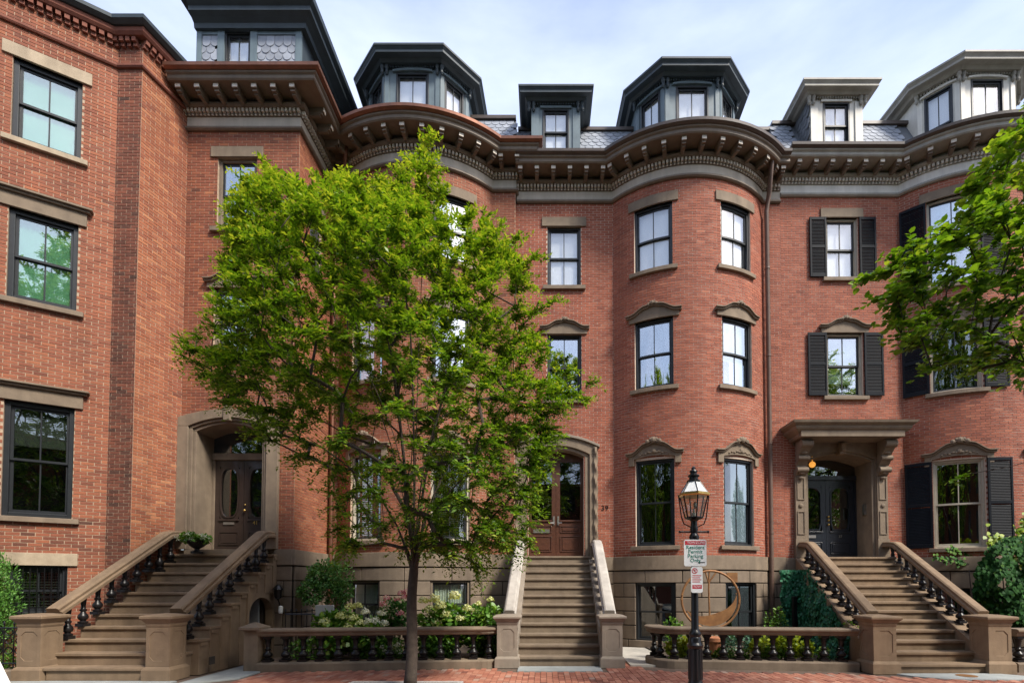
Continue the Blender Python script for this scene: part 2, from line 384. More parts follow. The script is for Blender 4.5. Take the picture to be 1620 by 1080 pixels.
def lay(S, z0, z1, ops, out, tf, off=0.0):
    rows = int(round((z1 - z0) / (BH + JT)))
    hgt = (z1 - z0) / rows
    for k in range(rows):
        a0 = z0 + k * hgt; a1 = a0 + hgt - JT
        cuts = [(r[0] - .004, r[1] + .004) for r in ops if r[2] < a1 - .012 and r[3] > a0 + .012]
        for p, q in free(.004, S.len - .004, cuts):
            st = BL + JT; ph = (off + (.5 * st if k % 2 else 0)) % st
            x = math.floor((p - ph) / st) * st + ph
            while x < q:
                u0, u1 = max(x, p), min(x + BL, q)
                if u1 - u0 > .025: out.append((S, u0, u1, a0, a1, min(.999, max(.0, tf(S, (u0 + u1) / 2, (a0 + a1) / 2))), (u1 - u0) > BL - .002))
                x += st
def in_frame(p):
    v = Vector(p) - Vector((0, 0, HC)); f = v.y * cos(PITCH) + v.z * sin(PITCH); u = -v.y * sin(PITCH) + v.z * cos(PITCH)
    return XP + F * v.x / f, V0 - F * u / f
def brick_house(H, out, mt, skip, count=300):
    sc = []
    for i, (S, u0, u1, a0, a1, tn, full) in enumerate(out):
        if not full: continue
        a = S.pt(u0, .01, a0); b = S.pt(u1, .01, a1); p, q = in_frame(a), in_frame(b)
        if not (2 < p[0] < 1618 and 2 < p[1] < 1078) or skip(p[0], p[1]): continue
        sc.append((abs(p[0] - q[0]) * abs(p[1] - q[1]), i))
    sc.sort(reverse=True); pick = {i for _, i in sc[:count]}
    var = {}
    mb = MB(); V, Fc, T = [], [], []
    for i, (S, u0, u1, a0, a1, tn, full) in enumerate(out):
        o1 = .004 + .004 * rnd.random()
        if i in pick:
            key = (round(tn * 7), round((a1 - a0) * 1000))
            if key not in var:
                b = MB(); hh = a1 - a0; b.box(-BL / 2, BL / 2, -.0065, .006, 0, hh); var[key] = meshof(b, mt, tone=key[0] / 7)
            c = S.pt((u0 + u1) / 2, 0, a0)
            link('brick', var[key], H, c, S.ang((u0 + u1) / 2)); continue
        k = len(V)
        for q in (u0, u1):
            for o_, z in ((0, a0), (o1, a0), (o1, a1), (0, a1)): V.append(S.pt(q, o_, z))
        Fc += [(k + 1, k + 5, k + 6, k + 2), (k, k + 1, k + 2, k + 3), (k + 4, k + 7, k + 6, k + 5), (k + 3, k + 2, k + 6, k + 7), (k, k + 4, k + 5, k + 1)]
        T += [tn] * 5
    mb.v, mb.f, mb.tn = V, Fc, T
    o = build('brickwork', mb, mt, H, nofix=True); o['kind'] = 'stuff'
    return o

# ------------------------------------------------------------------ windows and their trim
def sstep(a, b, x):
    t = min(1, max(0, (x - a) / (b - a))); return t * t * (3 - 2 * t)
def lintel(W, S, s0, s1, z1, style, mt):
    sc, hw = (s0 + s1) / 2, (s1 - s0) / 2; mb = MB(); n = 28
    if style == 'flat':
        mb.lbox(S, s0 - .15, s1 + .15, -.06, .045, z1, z1 + .25)
    elif style == 'cap':
        mb.lbox(S, s0 - .13, s1 + .13, -.06, .05, z1, z1 + .27); mb.lbox(S, s0 - .19, s1 + .19, -.02, .10, z1 + .272, z1 + .32); mb.lbox(S, s0 - .23, s1 + .23, -.02, .15, z1 + .322, z1 + .36)
    else:
        e = hw + (.15 if style == 'ped' else .17); ss = [sc - e + 2 * e * i / n for i in range(n + 1)]
        k = 1.0 if style == 'ped' else 1.45
        def top(q):
            u = abs(q - sc) / e
            return z1 + .17 + k * (.15 * sstep(.86, .3, u) + .045 * math.exp(-(u / .16) ** 2))
        mb.strip(S, ss, lambda q: z1 + (0 if style == 'ped' else .09 * (1 - ((q - sc) / e) ** 2)), lambda q: top(q) - .03, -.06, .05)
        e2 = e + .06; s2 = [sc - e2 + 2 * e2 * i / n for i in range(n + 1)]
        mb.strip(S, s2, lambda q: top(q) - .045, lambda q: top(q) - .003, -.02, .10)
        mb.strip(S, s2, lambda q: top(q), lambda q: top(q) + .028, -.02, .14)
        def T(p): return S.pt(sc + p[0], p[1], p[2])
        zc = top(sc)
        for dx, dz, r in ((0, .02, .055), (-.1, -.01, .04), (.1, -.01, .04), (-.05, .04, .03), (.05, .04, .03)):
            mb.lump((dx * k, .12, zc + dz), r * k, (1, .6, 1), 8, 5, T)
        if style == 'ornate':
            for sx in (-1, 1):
                a = sc + sx * (e - .075); mb.lbox(S, a - .075, a + .075, -.05, .06, z1 - .13, z1 + .16)
                for i in range(5): mb.lump((sx * (.06 + .075 * i), .055, z1 + .17 - .012 * i + .02 * (i % 2)), .042 - .003 * i, (1.2, .6, .8), 7, 4, T)
            mb.lump((0, .06, z1 + .2), .06, (1, .6, 1), 8, 5, T)
    build('lintel', mb, mt, W, bevel=.006)
def window(H, S, s0, s1, z0, z1, fr='black_paint', lin=None, lmt='brownstone', sill=True, shade=0, smt='sky_glare_white', host=None, rows=(.5,), cols=2, gl='window_glass', casing=None, o=-.05, blinds=False, shut=0, fw=.055):
    mb = MB(); d0, d1 = o - .12, o
    cz = casing or fr
    if shade > .9 and smt == 'sky_glare_white': gl = 'door_glass_clear'
    mb.lbox(S, s0, s0 + fw, d0, d1, z0, z1); mb.lbox(S, s1 - fw, s1, d0, d1, z0, z1)
    mb.lbox(S, s0 + fw, s1 - fw, d0, d1 - .003, z1 - fw, z1); mb.lbox(S, s0 + fw, s1 - fw, d0, d1 - .003, z0, z0 + fw)
    if host: W = host; build('window_frame', mb, cz, W, bevel=.005)
    else: W = build('window', mb, cz, H, bevel=.005)
    a, b, c, d = s0 + fw, s1 - fw, z0 + fw, z1 - fw
    lv = [c] + [c + (d - c) * r for r in rows] + [d]
    for i in range(len(lv) - 1):
        top = i == len(lv) - 2
        oo = o - (.045 if top else .085); t = .045; zb, zt = lv[i] - (0.02 if i else 0), lv[i + 1] + (.02 if not top else 0)
        mb = MB(); y0, y1 = oo - .035, oo
        mb.lbox(S, a, a + t, y0, y1, zb, zt); mb.lbox(S, b - t, b, y0, y1, zb, zt)
        mb.lbox(S, a + t, b - t, y0, y1 - .002, zt - t, zt); mb.lbox(S, a + t, b - t, y0, y1 - .002, zb, zb + t * (1.4 if not i else 1))
        ww = (b - a - 2 * t) / cols
        for k in range(1, cols): mb.lbox(S, a + t + ww * k - .011, a + t + ww * k + .011, y0 + .004, y1 - .006, zb + t, zt - t)
        build('sash', mb, fr, W)
        for k in range(cols):
            mb = MB(); g0, g1 = a + t + ww * k + (.008 if k else -.01), a + t + ww * (k + 1) - (.008 if k < cols - 1 else -.01)
            mb.lbox(S, g0, g1, oo - .021, oo - .017, zb + t * .9, zt - t * .9); build('pane', mb, gl, W, smooth=True)
    if sill:
        mb = MB(); mb.lbox(S, s0 - .12, s1 + .12, -.1, .085, z0 - .105, z0 - .002); build('sill', mb, lmt, W, bevel=.008)
    if lin: lintel(W, S, s0, s1, z1, lin, lmt)
    if shade:
        mb = MB(); n = S.seg(a, b)
        mb.lbox(S, a + .01, b - .01, o - .15, o - .142, d - (d - c) * shade, d); build('blind_or_sky_glare', mb, smt, W)  # white sheets are added, standing in for bright sky mirrored in the panes
    if blinds:
        mb = MB(); z = c + .03
        while z < c + (d - c) * blinds:
            mb.lbox(S, a + .03, b - .03, o - .22, o - .185, z, z + .018); z += .055
        mb.lbox(S, a + .02, a + .06, o - .225, o - .18, c, d); mb.lbox(S, b - .06, b - .02, o - .225, o - .18, c, d)
        q = build('window_blind', mb, 'white_paint', W)
    if shut:
        for sx in ((-1, 1) if shut == 2 else (-1,) if shut == -1 else (1,)):
            wd = (s1 - s0) * .5 + .02; e0 = s0 - .02 - wd if sx < 0 else s1 + .02
            shutter(W, S, e0, e0 + wd, z0 + .01, z1 - .01)
    return W
def shutter(W, S, a, b, z0, z1):
    mb = MB(); t = .05; zm = z0 + (z1 - z0) * .48
    mb.lbox(S, a, a + t, .03, .07, z0, z1); mb.lbox(S, b - t, b, .03, .07, z0, z1)
    for c, d in ((z0, z0 + .1), (zm, zm + .08), (z1 - .08, z1)): mb.lbox(S, a + t, b - t, .033, .067, c, d)
    o = build('shutter', mb, 'shutter_black', W, bevel=.004)
    mb = MB(); n = S.seg(a, b)
    for c, d in ((z0 + .1, zm), (zm + .08, z1 - .08)):
        z = c + .004
        while z < d - .03:
            mb.grid([[S.pt(q, .040, z + .036), S.pt(q, .060, z), S.pt(q, .062, z + .006), S.pt(q, .042, z + .042)] for q in (a + t, b - t)], True, True)
            z += .040
    x = build('louvre', mb, 'shutter_black', W); x['kind'] = 'stuff'
def rect(S, x0, x1, yt, yb):                             # photo rectangle -> opening on a surface
    xm, ym = (x0 + x1) / 2, (yt + yb) / 2
    return S.hit(x0, ym)[0], S.hit(x1, ym)[0], S.hit(xm, yb)[1], S.hit(xm, yt)[1]
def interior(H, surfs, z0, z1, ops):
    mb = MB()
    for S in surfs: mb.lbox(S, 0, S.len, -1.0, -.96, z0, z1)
    build('dark_room_sheet', mb, 'interior', H)  # dark sheet behind the panes, the rooms' darkness put into its colour

# ------------------------------------------------------------------ cornices
def walkpath(pts, step, start=.0):
    res = []; acc = start; tot = 0
    for i in range(len(pts) - 1):
        a, b = Vector(pts[i]), Vector(pts[i + 1]); l = (b - a).length
        if l < 1e-6: continue
        while acc <= tot + l:
            t = (acc - tot) / l; p = a.lerp(b, t); d = (b - a) / l
            res.append((p.x, p.y, math.atan2(d.y, d.x))); acc += step
        tot += l
    return res
def bracket_mesh():
    me = bpy.data.meshes.new('bracket'); b = MB()
    b.box(-.055, .055, -.33, 0, .0, .10); b.box(-.048, .048, -.30, 0, -.045, 0.0); b.box(-.04, .04, -.24, 0, -.08, -.045)
    k = len(b.f); b.box(-.057, .057, -.345, -.33, .012, .098)
    me.from_pydata(b.v, [], b.f)
    bm = bmesh.new(); bm.from_mesh(me); bmesh.ops.recalc_face_normals(bm, faces=bm.faces); bm.to_mesh(me); bm.free()
    me.materials.append(M['cornice_brown']); me.materials.append(M['bracket_tip'])
    for p in me.polygons[k:]: p.material_index = 1  # sunlit bracket ends put into a paler cap colour
    return me
BRK = bracket_mesh()
def cornice(H, pathf, zb, frz, gut, step=.43, start=.2, cmt='cornice_brown'):
    pr = lambda l: [(o, zb + z) for o, z in l]
    mb = MB()
    mb.sweep(pathf, pr([(-.05, 0), (.05, 0), (.085, .03), (.085, .065), (.05, .085), (-.05, .085)]))
    mb.sweep(pathf, pr([(-.05, .335), (.055, .335), (.075, .375), (.055, .376), (.055, .47), (.15, .472), (.185, .52), (.185, .555), (-.05, .555)]))
    mb.sweep(pathf, pr([(-.05, .557), (.09, .557), (.09, .658), (-.05, .658)]))
    mb.sweep(pathf, pr([(-.05, .66), (.585, .66), (.61, .69), (.61, .76), (.65, .79), (.66, .822), (-.05, .822)]))
    C = build('cornice', mb, cmt, H)
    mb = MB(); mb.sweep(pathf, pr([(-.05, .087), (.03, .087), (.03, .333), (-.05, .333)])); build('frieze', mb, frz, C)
    mb = MB()
    for x, y, a in walkpath(pathf(.055), .092, .04):
        T = Matrix.Translation((x, y, zb)) @ Matrix.Rotation(a, 4, 'Z')
        f = lambda p: tuple(T @ Vector(p))
        mb.box(-.027, .027, -.075, 0, .39, .468, f); mb.box(-.018, .018, -.03, 0, .34, .36, f)
    d = build('dentil_band', mb, frz if frz == 'frieze_grey' else 'bracket_tip', C); d['kind'] = 'stuff'
    mb = MB()
    for x, y, a in walkpath(pathf(.03), .03, .01):
        T = Matrix.Translation((x, y, zb)) @ Matrix.Rotation(a, 4, 'Z')
        mb.box(-.009, .009, -.014, .002, .088, .112, lambda p: tuple(T @ Vector(p)))
    d = build('rope_moulding', mb, cmt, C); d['kind'] = 'stuff'
    for x, y, a in walkpath(pathf(.185), step, start): link('bracket', BRK, C, (x, y, zb + .557), a)
    mb = MB(); mb.sweep(pathf, pr([(.50, .824), (.68, .824), (.74, .86), (.75, .925), (.70, .935), (.69, .90), (.50, .90)])); build('gutter', mb, gut, C)
    return C
def bow(S, o, N=30, pl=None):
    Rr = S.R + o; pm = math.acos((S.cy - S.yb + o) / Rr); l = pm if pl is None else min(pm, pl)
    return [(S.cx + Rr * sin(-l + (l + pm) * i / N), S.cy - Rr * cos(-l + (l + pm) * i / N)) for i in range(N + 1)]
def offpoly(pts, o):
    pts = [Vector(p) for p in pts]; res = []
    for i, p in enumerate(pts):
        ns = []
        if i: t = (p - pts[i - 1]).normalized(); ns.append(Vector((t.y, -t.x)))
        if i < len(pts) - 1: t = (pts[i + 1] - p).normalized(); ns.append(Vector((t.y, -t.x)))
        if len(ns) == 1: q = p + ns[0] * o
        else:
            b = (ns[0] + ns[1]).normalized(); q = p + b * (o / max(.3, b.dot(ns[0])))
        res.append((q.x, q.y))
    return res
def deck(H, pts, z, mt, name='roof_deck'):
    mb = MB(); mb.face([(x, y, z) for x, y in pts]); build(name, mb, mt, H)

# ------------------------------------------------------------------ slates
def slate_mesh(w_, h_, mt, point):
    b = MB(); pts = [(-w_ / 2, h_ * .4), (-w_ / 2, h_)]
    if point == 'scale':
        n = 7; arc = [(w_ / 2 * cos(pi + pi * i / n), h_ * .4 + h_ * .4 * sin(pi + pi * i / n)) for i in range(n + 1)]
        out = arc + [(w_ / 2, h_), (-w_ / 2, h_)]
    else:
        out = [(-w_ / 2, .3 * h_), (-w_ * .25, 0), (w_ * .25, 0), (w_ / 2, .3 * h_), (w_ / 2, h_), (-w_ / 2, h_)]
    b.grid([[(x, y, 0) for x, y in out], [(x, y, .012) for x, y in out]], True, True)
    return meshof(b, mt)
def slates(parent, org, u, v, width, height, pw=.2, ph=.17, mt='slate', point='scale', ok=None):
    u = Vector(u).normalized(); v = Vector(v).normalized(); n = u.cross(v).normalized()
    me = slate_mesh(pw - .008, ph * 1.7, mt, point); r = 0; y = 0.0
    while y < height - .02:
        x = -pw / 2 if r % 2 else 0.0
        while x < width - .001:
            c = x + pw / 2
            if -.02 <= c <= width + .02 and (ok is None or ok(c, y)):
                ti = v - n * .07; ti.normalize()
                p = Vector(org) + u * c + v * y + n * (.030 + .004 * rnd.random())
                o = link('slate', me, parent, p)
                nv = u.cross(ti); o.rotation_euler = Matrix((u, ti, nv)).transposed().to_euler()
            x += pw
        y += ph; r += 1
# ------------------------------------------------------------------ plan of the row
S43f = Flat((-12.03, 8.715), (-9.17, 10.56)); S43p = Flat((-9.17, 10.56), (-8.65, 10.56)); S43s = Flat((-8.65, 10.56), (-8.375, 11.66))
S41f = Flat((-8.38, 11.6), (-5.75, 11.6)); S41s = Flat((-5.75, 11.6), (-5.75, 13.45)); S41n = Flat((-5.75, 13.45), (-5.5, 13.45))
S41b = Arc(-3.45, 13.45, 2.05, .9); S41p = Flat((-1.4, 13.45), (-.77, 13.45)); S41r = Flat((-.77, 13.45), (-.77, 13.62))
S39f = Flat((-.77, 13.6), (1.9, 13.6)); S39b = Arc(3.95, 13.6, 2.05, .9); S39p = Flat((6.0, 13.6), (6.5, 13.6))
S37f = Flat((6.5, 13.6), (9.75, 13.6)); S37b = Arc(11.8, 13.6, 2.05, .9); S37p = Flat((13.85, 13.6), (16, 13.6))
ZB43, ZB41, ZB39, ZB37 = 13.35, 12.3, 12.1, 12.28
BT43, BT41, BT39, BT37 = 0.0, 2.45, 2.38, 2.36                    # where the brick starts above the stone base
A23 = R(23.3)
def bow_s(S, side, w_): c = (S.ph + side * A23) * S.R; return c - w_ / 2, c + w_ / 2

h43 = thing('brick_house', 'orange brick house at the left edge with angled bay and sooty shade-darkened corner pier', 'house', (-10.2, 10.6, 0))
h41 = thing('brick_house', 'brick house number 41 with projecting entrance block and bow front behind the street tree', 'house', (-4.6, 13.4, 0))
h39 = thing('brick_house', 'brick house number 39 with mahogany double door and round bow front', 'house', (2.8, 13.6, 0))
h37 = thing('brick_house', 'brick house at right with black shutters, bracketed door canopy and cream dormers', 'house', (10.5, 13.6, 0))

OPS = {}
def op(S, r): OPS.setdefault(S, []).append(r); return r

# ---- house 43 (left edge)
W43 = [(rect(S43f, 18, 130, 110, 236), 'flat', .96, 'shade_green'), (rect(S43f, 11, 123, 341, 482), 'cap', .97, 'shade_green'),
       (rect(S43f, 3, 116, 638, 818), 'cap', .36, 'shade_grey'), (rect(S43f, 8, 106, 894, 974), 'flat', 0, None)]
for k, (r, l_, sh, sm) in enumerate(W43):
    op(S43f, r)
    window(h43, S43f, *r, lin=l_, lmt='lintel_tan' if k in (0, 3) else 'brownstone', shade=sh, smt=sm, blinds=.97 if k == 3 else False, fw=.085, gl='green_glass' if k < 2 else 'parlour_glass', sill=k < 3)
g = MB(); r = W43[3][0]
for i in range(9):
    q = r[0] + .03 + i * (r[1] - r[0] - .06) / 8; g.lbox(S43f, q - .008, q + .008, -.02, -.004, r[2] + .02, r[3] - .01)
for z in (.35, 1.05): g.lbox(S43f, r[0] + .02, r[1] - .02, -.026, -.022, r[2] + z * .3 + .05, r[2] + z * .3 + .075)
build('window_grille', g, 'iron', h43)
# ---- house 41
r = op(S41f, rect(S41f, 344, 406, 250, 361)); window(h41, S41f, *r, lin='flat', casing='brownstone', fw=.07)
r = op(S41f, rect(S41f, 338, 402, 456, 560)); window(h41, S41f, *r, lin='ped', casing='brownstone', fw=.07, shade=.3, smt='shade_grey')
door41 = op(S41f, (.20, 2.05, 2.45, 5.42))
r = op(S41s, (.55, 1.2, 9.3, 11.1)); window(h41, S41s, *r, lin='flat')
z4 = (S39b.hit(1033, 426)[1], S39b.hit(1033, 325)[1]); z3 = (S39b.hit(1033, 613)[1], S39b.hit(1033, 505)[1]); z2 = (S39b.hit(1036, 863)[1], S39b.hit(1036, 726)[1]); z1 = (.2, S39b.hit(1038, 921)[1])
for sd_ in (-1, 1):
    a, b = bow_s(S41b, sd_, 1.0)
    for k, (za, zb) in enumerate((z4, z3, z2)):
        dz = .12; op(S41b, (a, b, za + dz, zb + dz))
        window(h41, S41b, a, b, za + dz, zb + dz, lin=('flat', 'ped', 'ornate')[k], shade=(.5 if k == 0 else 0), casing=None if k < 2 else 'casing_cream', blinds=.55 if k == 2 else False, gl='window_glass' if k < 2 else 'parlour_glass')
    op(S41b, (a, b, z1[0] + .35, z1[1] + .05)); W = window(h41, S41b, a, b, z1[0] + .35, z1[1] + .05, casing='brownstone', sill=False, o=.0, gl='door_glass_clear')
    mb = MB(); n_ = 26
    mb.grid([[S41b.pt(a + .06 + (b - a - .12) * i / n_, -.165 + .012 * (-1) ** i, z) for z in (z1[0] + .38, z1[1])] for i in range(n_ + 1)])
    build('curtain', mb, 'curtain_green', W)
# ---- house 39
r = op(S39f, rect(S39f, 866, 919, 359, 453)); window(h39, S39f, *r, lin='flat', shade=1.0)
r = op(S39f, rect(S39f, 866, 920, 529, 632)); window(h39, S39f, *r, lin='ped')
door39 = op(S39f, (.36, 1.86 + .0, 2.40, 5.30))
for sd_ in (-1, 1):
    a, b = bow_s(S39b, sd_, 1.0)
    for k, (za, zb) in enumerate((z4, z3, z2)):
        op(S39b, (a, b, za, zb)); window(h39, S39b, a, b, za, zb, lin=('flat', 'ped', 'ornate')[k], shade=(1.0 if k == 0 else .6 if k == 1 and sd_ == 1 else 0), gl='window_glass' if k < 2 else 'parlour_glass')
    op(S39b, (a - .0, b, z1[0], z1[1])); window(h39, S39b, a, b, z1[0], z1[1], sill=False, o=.0, gl='parlour_glass')
# ---- house 37
r = op(S37f, rect(S37f, 1307, 1357, 345, 440)); window(h37, S37f, *r, lin='flat', casing='casing_cream', fr='black_paint', shade=1.0, shut=2)
r = op(S37f, rect(S37f, 1308, 1365, 527, 627)); window(h37, S37f, *r, lin='ped', casing='casing_cream', shade=.78, smt='shade_green', shut=2)
door37 = op(S37f, (.45, 2.55, 2.36, 5.40))
bz = [(S37b.hit(1518, 447)[1], S37b.hit(1518, 307)[1]), (S37b.hit(1518, 617)[1], S37b.hit(1518, 508)[1]), (S37b.hit(1519, 866)[1], S37b.hit(1519, 726)[1])]
for sd_ in (-1, 1):
    a, b = bow_s(S37b, sd_, 1.1)
    for k, (za, zb) in enumerate(bz):
        op(S37b, (a, b, za, zb)); window(h37, S37b, a, b, za, zb, lin=('flat', 'ped', 'ornate')[k], casing='casing_cream', fr='black_paint' if k < 2 else 'casing_cream', shade=(.45 if k == 0 else 0), shut=2 if sd_ < 0 else 0, gl='window_glass' if k < 1 else 'parlour_glass')
    op(S37b, (a, b, .5, 1.55)); window(h37, S37b, a, b, .5, 1.55, sill=False, o=.0)

# ---- brick skins and stone bases
def tone_a(S, q, z): return rnd.gauss(.52, .12)
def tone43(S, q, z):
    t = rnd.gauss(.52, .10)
    if S is S43p: t = rnd.gauss(.20, .09) + .012 * max(0, z - 6)  # darker tone holds soot and the shade of a face turned from the sun
    if S is S43s: t = rnd.gauss(.70, .12) - (.12 if q > .75 else 0)  # side wall lighter: its sunlit look is put into the brick tone
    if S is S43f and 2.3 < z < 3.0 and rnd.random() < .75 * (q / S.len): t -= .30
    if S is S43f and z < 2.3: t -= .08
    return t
def tone_s(S, q, z):
    return rnd.gauss(.66, .11) if S is S41s else rnd.gauss(.50, .11)  # sunlit side wall given a lighter brick tone
def skin(H, surfs, zb, zt, mt, mort, tf, skip):
    mb = MB(); out = []
    for i, S in enumerate(surfs):
        ops = OPS.get(S, []); up = [r for r in ops if r[3] > zb]
        wall_shell(S, zb, zt, up, mb); lay(S, zb + .005, zt - .002, up, out, tf, off=.05 * i)
    build('wall', mb, mort, H, nofix=True)
    brick_house(H, out, mt, skip)
intree = lambda x, y: (330 < x < 910 and 250 < y < 900) or (x > 1400 and 200 < y < 620) or (y > 850 and x < 440)
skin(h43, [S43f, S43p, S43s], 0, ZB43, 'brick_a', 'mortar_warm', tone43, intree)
skin(h41, [S41f, S41s, S41n, S41b, S41p, S41r], BT41, ZB41 + .01, 'brick_a', 'mortar_warm', tone_s, intree)
skin(h39, [S39f, S39b, S39p], BT39, ZB39 + .01, 'brick_b', 'mortar', tone_a, intree)
skin(h37, [S37f, S37b, S37p], BT37, ZB37 + .01, 'brick_b', 'mortar', tone_a, intree)
def base(H, surfs, zt, rows, seed):
    rr = random.Random(seed); mb = MB(); wt = MB()
    for S in surfs:
        ops = [r for r in OPS.get(S, []) if r[2] < zt - .4]; ops = [r for r in ops if r[3] < zt + 1]
        wall_shell(S, -.1, zt, ops, mb, .2, .02)
        e = .07 if S in (S41s,) else 0
        wt.lbox(S, -e, S.len + e * 0, 0.0, .075, zt - .36, zt - .004)
        tb = zt - .37; wt_ = max([r[3] for r in ops], default=tb - .34); cs = [tb, wt_]
        while cs[-1] > .1: cs.append(cs[-1] - .365)
        for k in range(len(cs) - 1):
            a1 = cs[k] - .022; a0 = cs[k + 1] + .0
            cuts = [(r[0], r[1]) for r in ops if r[2] < a1 - .03 and r[3] > a0 + .03]
            for p, q in free(0, S.len, cuts):
                n = max(1, int(round((q - p) / (.92 + .2 * rr.random())))); sh = (.5 if k % 2 else 1.0)
                cutp = [p] + sorted({min(q, p + (q - p) * (i + sh) / n) for i in range(n)} | {q})
                for u0, u1 in zip(cutp[:-1], cutp[1:]):
                    if u1 - u0 < .06: continue
                    b = MB(); b.lbox(S, u0 + .008, u1 - .008, .0, .05 + .004 * rr.random(), a0, a1); build('stone_block', b, 'stone_block', H, bevel=.012)
    build('base_wall', mb, 'stone_joint', H, nofix=True); build('water_table', wt, 'brownstone', H, bevel=.01)
base(h41, [S41s, S41n, S41b, S41p], BT41, 5, 3)
base(h41, [Flat((-6.15, 11.6), (-5.75, 11.6))], BT41, 5, 4)
mb = MB(); mb.lbox(S41f, 0, 2.2, -.3, -.01, -.1, BT41 - .01); build('entrance_wall', mb, 'brownstone', h41)
base(h39, [Flat((-.77, 13.6), (1.9, 13.6)), S39b, S39p], BT39, 5, 5)
base(h37, [S37f, S37b, S37p], BT37, 5, 6)
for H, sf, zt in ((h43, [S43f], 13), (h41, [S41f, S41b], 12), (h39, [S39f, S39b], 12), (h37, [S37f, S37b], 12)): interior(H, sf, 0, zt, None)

# ---- cornices
phl = lambda o: math.asin((2.3 - o) / (S41b.R + o))
def path41(o):
    b = bow(S41b, o, 30, phl(o)); c = (-5.75 + o, 13.45 - o) if b[0][0] > -5.75 + o + .005 else b[0]
    return [(-8.45, 11.6 - o), (-5.75 + o, 11.6 - o), c] + b + [(-.77 + o, 13.45 - o), (-.77 + o, 13.75)]
def path39(o): return [(-.74, 13.6 - o)] + bow(S39b, o) + [(6.5, 13.6 - o)]
def path37(o): return [(6.503, 13.6 - o)] + bow(S37b, o) + [(16, 13.6 - o)]
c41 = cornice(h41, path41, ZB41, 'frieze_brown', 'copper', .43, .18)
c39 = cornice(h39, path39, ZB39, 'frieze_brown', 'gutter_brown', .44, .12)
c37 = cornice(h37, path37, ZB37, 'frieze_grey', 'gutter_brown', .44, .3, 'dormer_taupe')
deck(h41, path41(.66) + [(-.3, 20), (-8.45, 20)], ZB41 + .826, 'roof_felt'); deck(h39, path39(.66) + [(6.5, 20), (-.74, 20)], ZB39 + .826, 'roof_felt'); deck(h37, path37(.66) + [(16, 20), (6.5, 20)], ZB37 + .826, 'roof_felt')
# brick corbel cornice of the left house
pts43 = [(-12.03, 8.715), (-9.17, 10.56), (-8.65, 10.56), (-8.36, 11.72)]
p43 = lambda o: offpoly(pts43, o)
mb = MB(); pr = lambda l, zb: [(o, zb + z) for o, z in l]
mb.sweep(p43, pr([(-.02, 0), (.05, 0), (.07, .03), (.07, .07), (-.02, .07)], ZB43 - .62))
mb.sweep(p43, pr([(-.05, 0), (.14, 0), (.18, .05), (.18, .14), (-.05, .14)], ZB43))
C = build('cornice', mb, 'brick_corbel' if 'brick_corbel' in M else 'cornice_brown', h43)
mat('brick_corbel', (.22,.075,.045), (.15,.05,.032), 9, .85, .3, 60); C.data.materials[0] = M['brick_corbel']
mb = MB()
for x, y, a in walkpath(p43(.0), .135, .03):
    T = Matrix.Translation((x, y, ZB43)) @ Matrix.Rotation(a, 4, 'Z')
    mb.box(-.04, .04, -.12, .02, -.10, -.002, lambda p: tuple(T @ Vector(p))); mb.box(-.04, .04, -.07, .02, -.17, -.104, lambda p: tuple(T @ Vector(p)))
d = build('corbel_dentils', mb, 'brick_corbel', C); d['kind'] = 'stuff'
mb = MB(); mb.sweep(p43, pr([(.0, .145), (.22, .145), (.30, .2), (.31, .27), (.0, .29)], ZB43)); build('gutter', mb, 'dormer_dark', C)
mb = MB(); mb.sweep(lambda o: offpoly(pts43[:3] + [(-8.3, 11.95)], o), pr([(.18, .28), (.10, .30), (-.55, .85), (-1.0, .9), (-1.0, .28)], ZB43)); build('roof', mb, 'roof_felt', h43)
mb = MB(); mb.box(-12.1, -8.9, 11.3, 14, ZB43 + .2, ZB43 + .85); build('roof_core', mb, 'roof_felt', h43)
# party wall parapet and chimney between the left houses
mb = MB(); S = Flat((-8.47, 11.72), (-8.40, 13.6))
mb.strip(S, [0, .9, 1.88], lambda q: ZB41, lambda q: ZB43 + .32 + .2 * q, -.25, .0); build('party_wall', mb, 'brick_corbel', h43)
mb = MB(); mb.strip(S, [0, .9, 1.88], lambda q: ZB43 + .322 + .2 * q, lambda q: ZB43 + .39 + .2 * q, -.3, .05); build('coping', mb, 'frieze_brown', h43)
mb = MB(); mb.box(-8.36, -7.98, 12.3, 13.1, ZB41 + .8, ZB41 + 3.2); build('chimney', mb, 'brick_corbel', h41)

# ---- mansard roofs
def mansard(H, x0, x1, y0, zb, y1, zt, gaps):
    mb = MB(); mb.grid([[(x0, y0, zb), (x1, y0, zb)], [(x0, y1, zt), (x1, y1, zt)], [(x0, y1 + .05, zt), (x1, y1 + .05, zt)], [(x0, 20, zt + .1), (x1, 20, zt + .1)]])
    mb.face([(x0, y0, zb), (x0, y1, zt), (x0, 20, zt), (x0, 20, zb)]); mb.face([(x1, y0, zb), (x1, y1, zt), (x1, 20, zt), (x1, 20, zb)])
    rf = build('roof', mb, 'slate', H, nofix=True)
    mb = MB(); mb.box(x0, x1, y1 - .12, y1 + .1, zt - .04, zt + .05); build('roof_curb', mb, 'gutter_brown', rf)
    v = Vector((0, y1 - y0, zt - zb)); h_ = v.length
    for a, b in gaps: slates(rf, (a, y0, zb), (1, 0, 0), v, b - a, h_ - .15, .21, .17, 'slate_pale')
mansard(h39, -.73, 6.48, 13.35, ZB39 + .85, 14.15, ZB39 + 2.55, [(-.7, -.35), (1.05, 2.5), (5.4, 6.45)])
mansard(h37, 6.53, 16, 13.35, ZB37 + .85, 14.15, ZB37 + 2.55, [(6.55, 7.0), (8.45, 10.1)])
mansard(h41, -5.6, -.78, 13.25, ZB41 + .85, 14.0, ZB41 + 2.55, [(-2.2, -.85)])

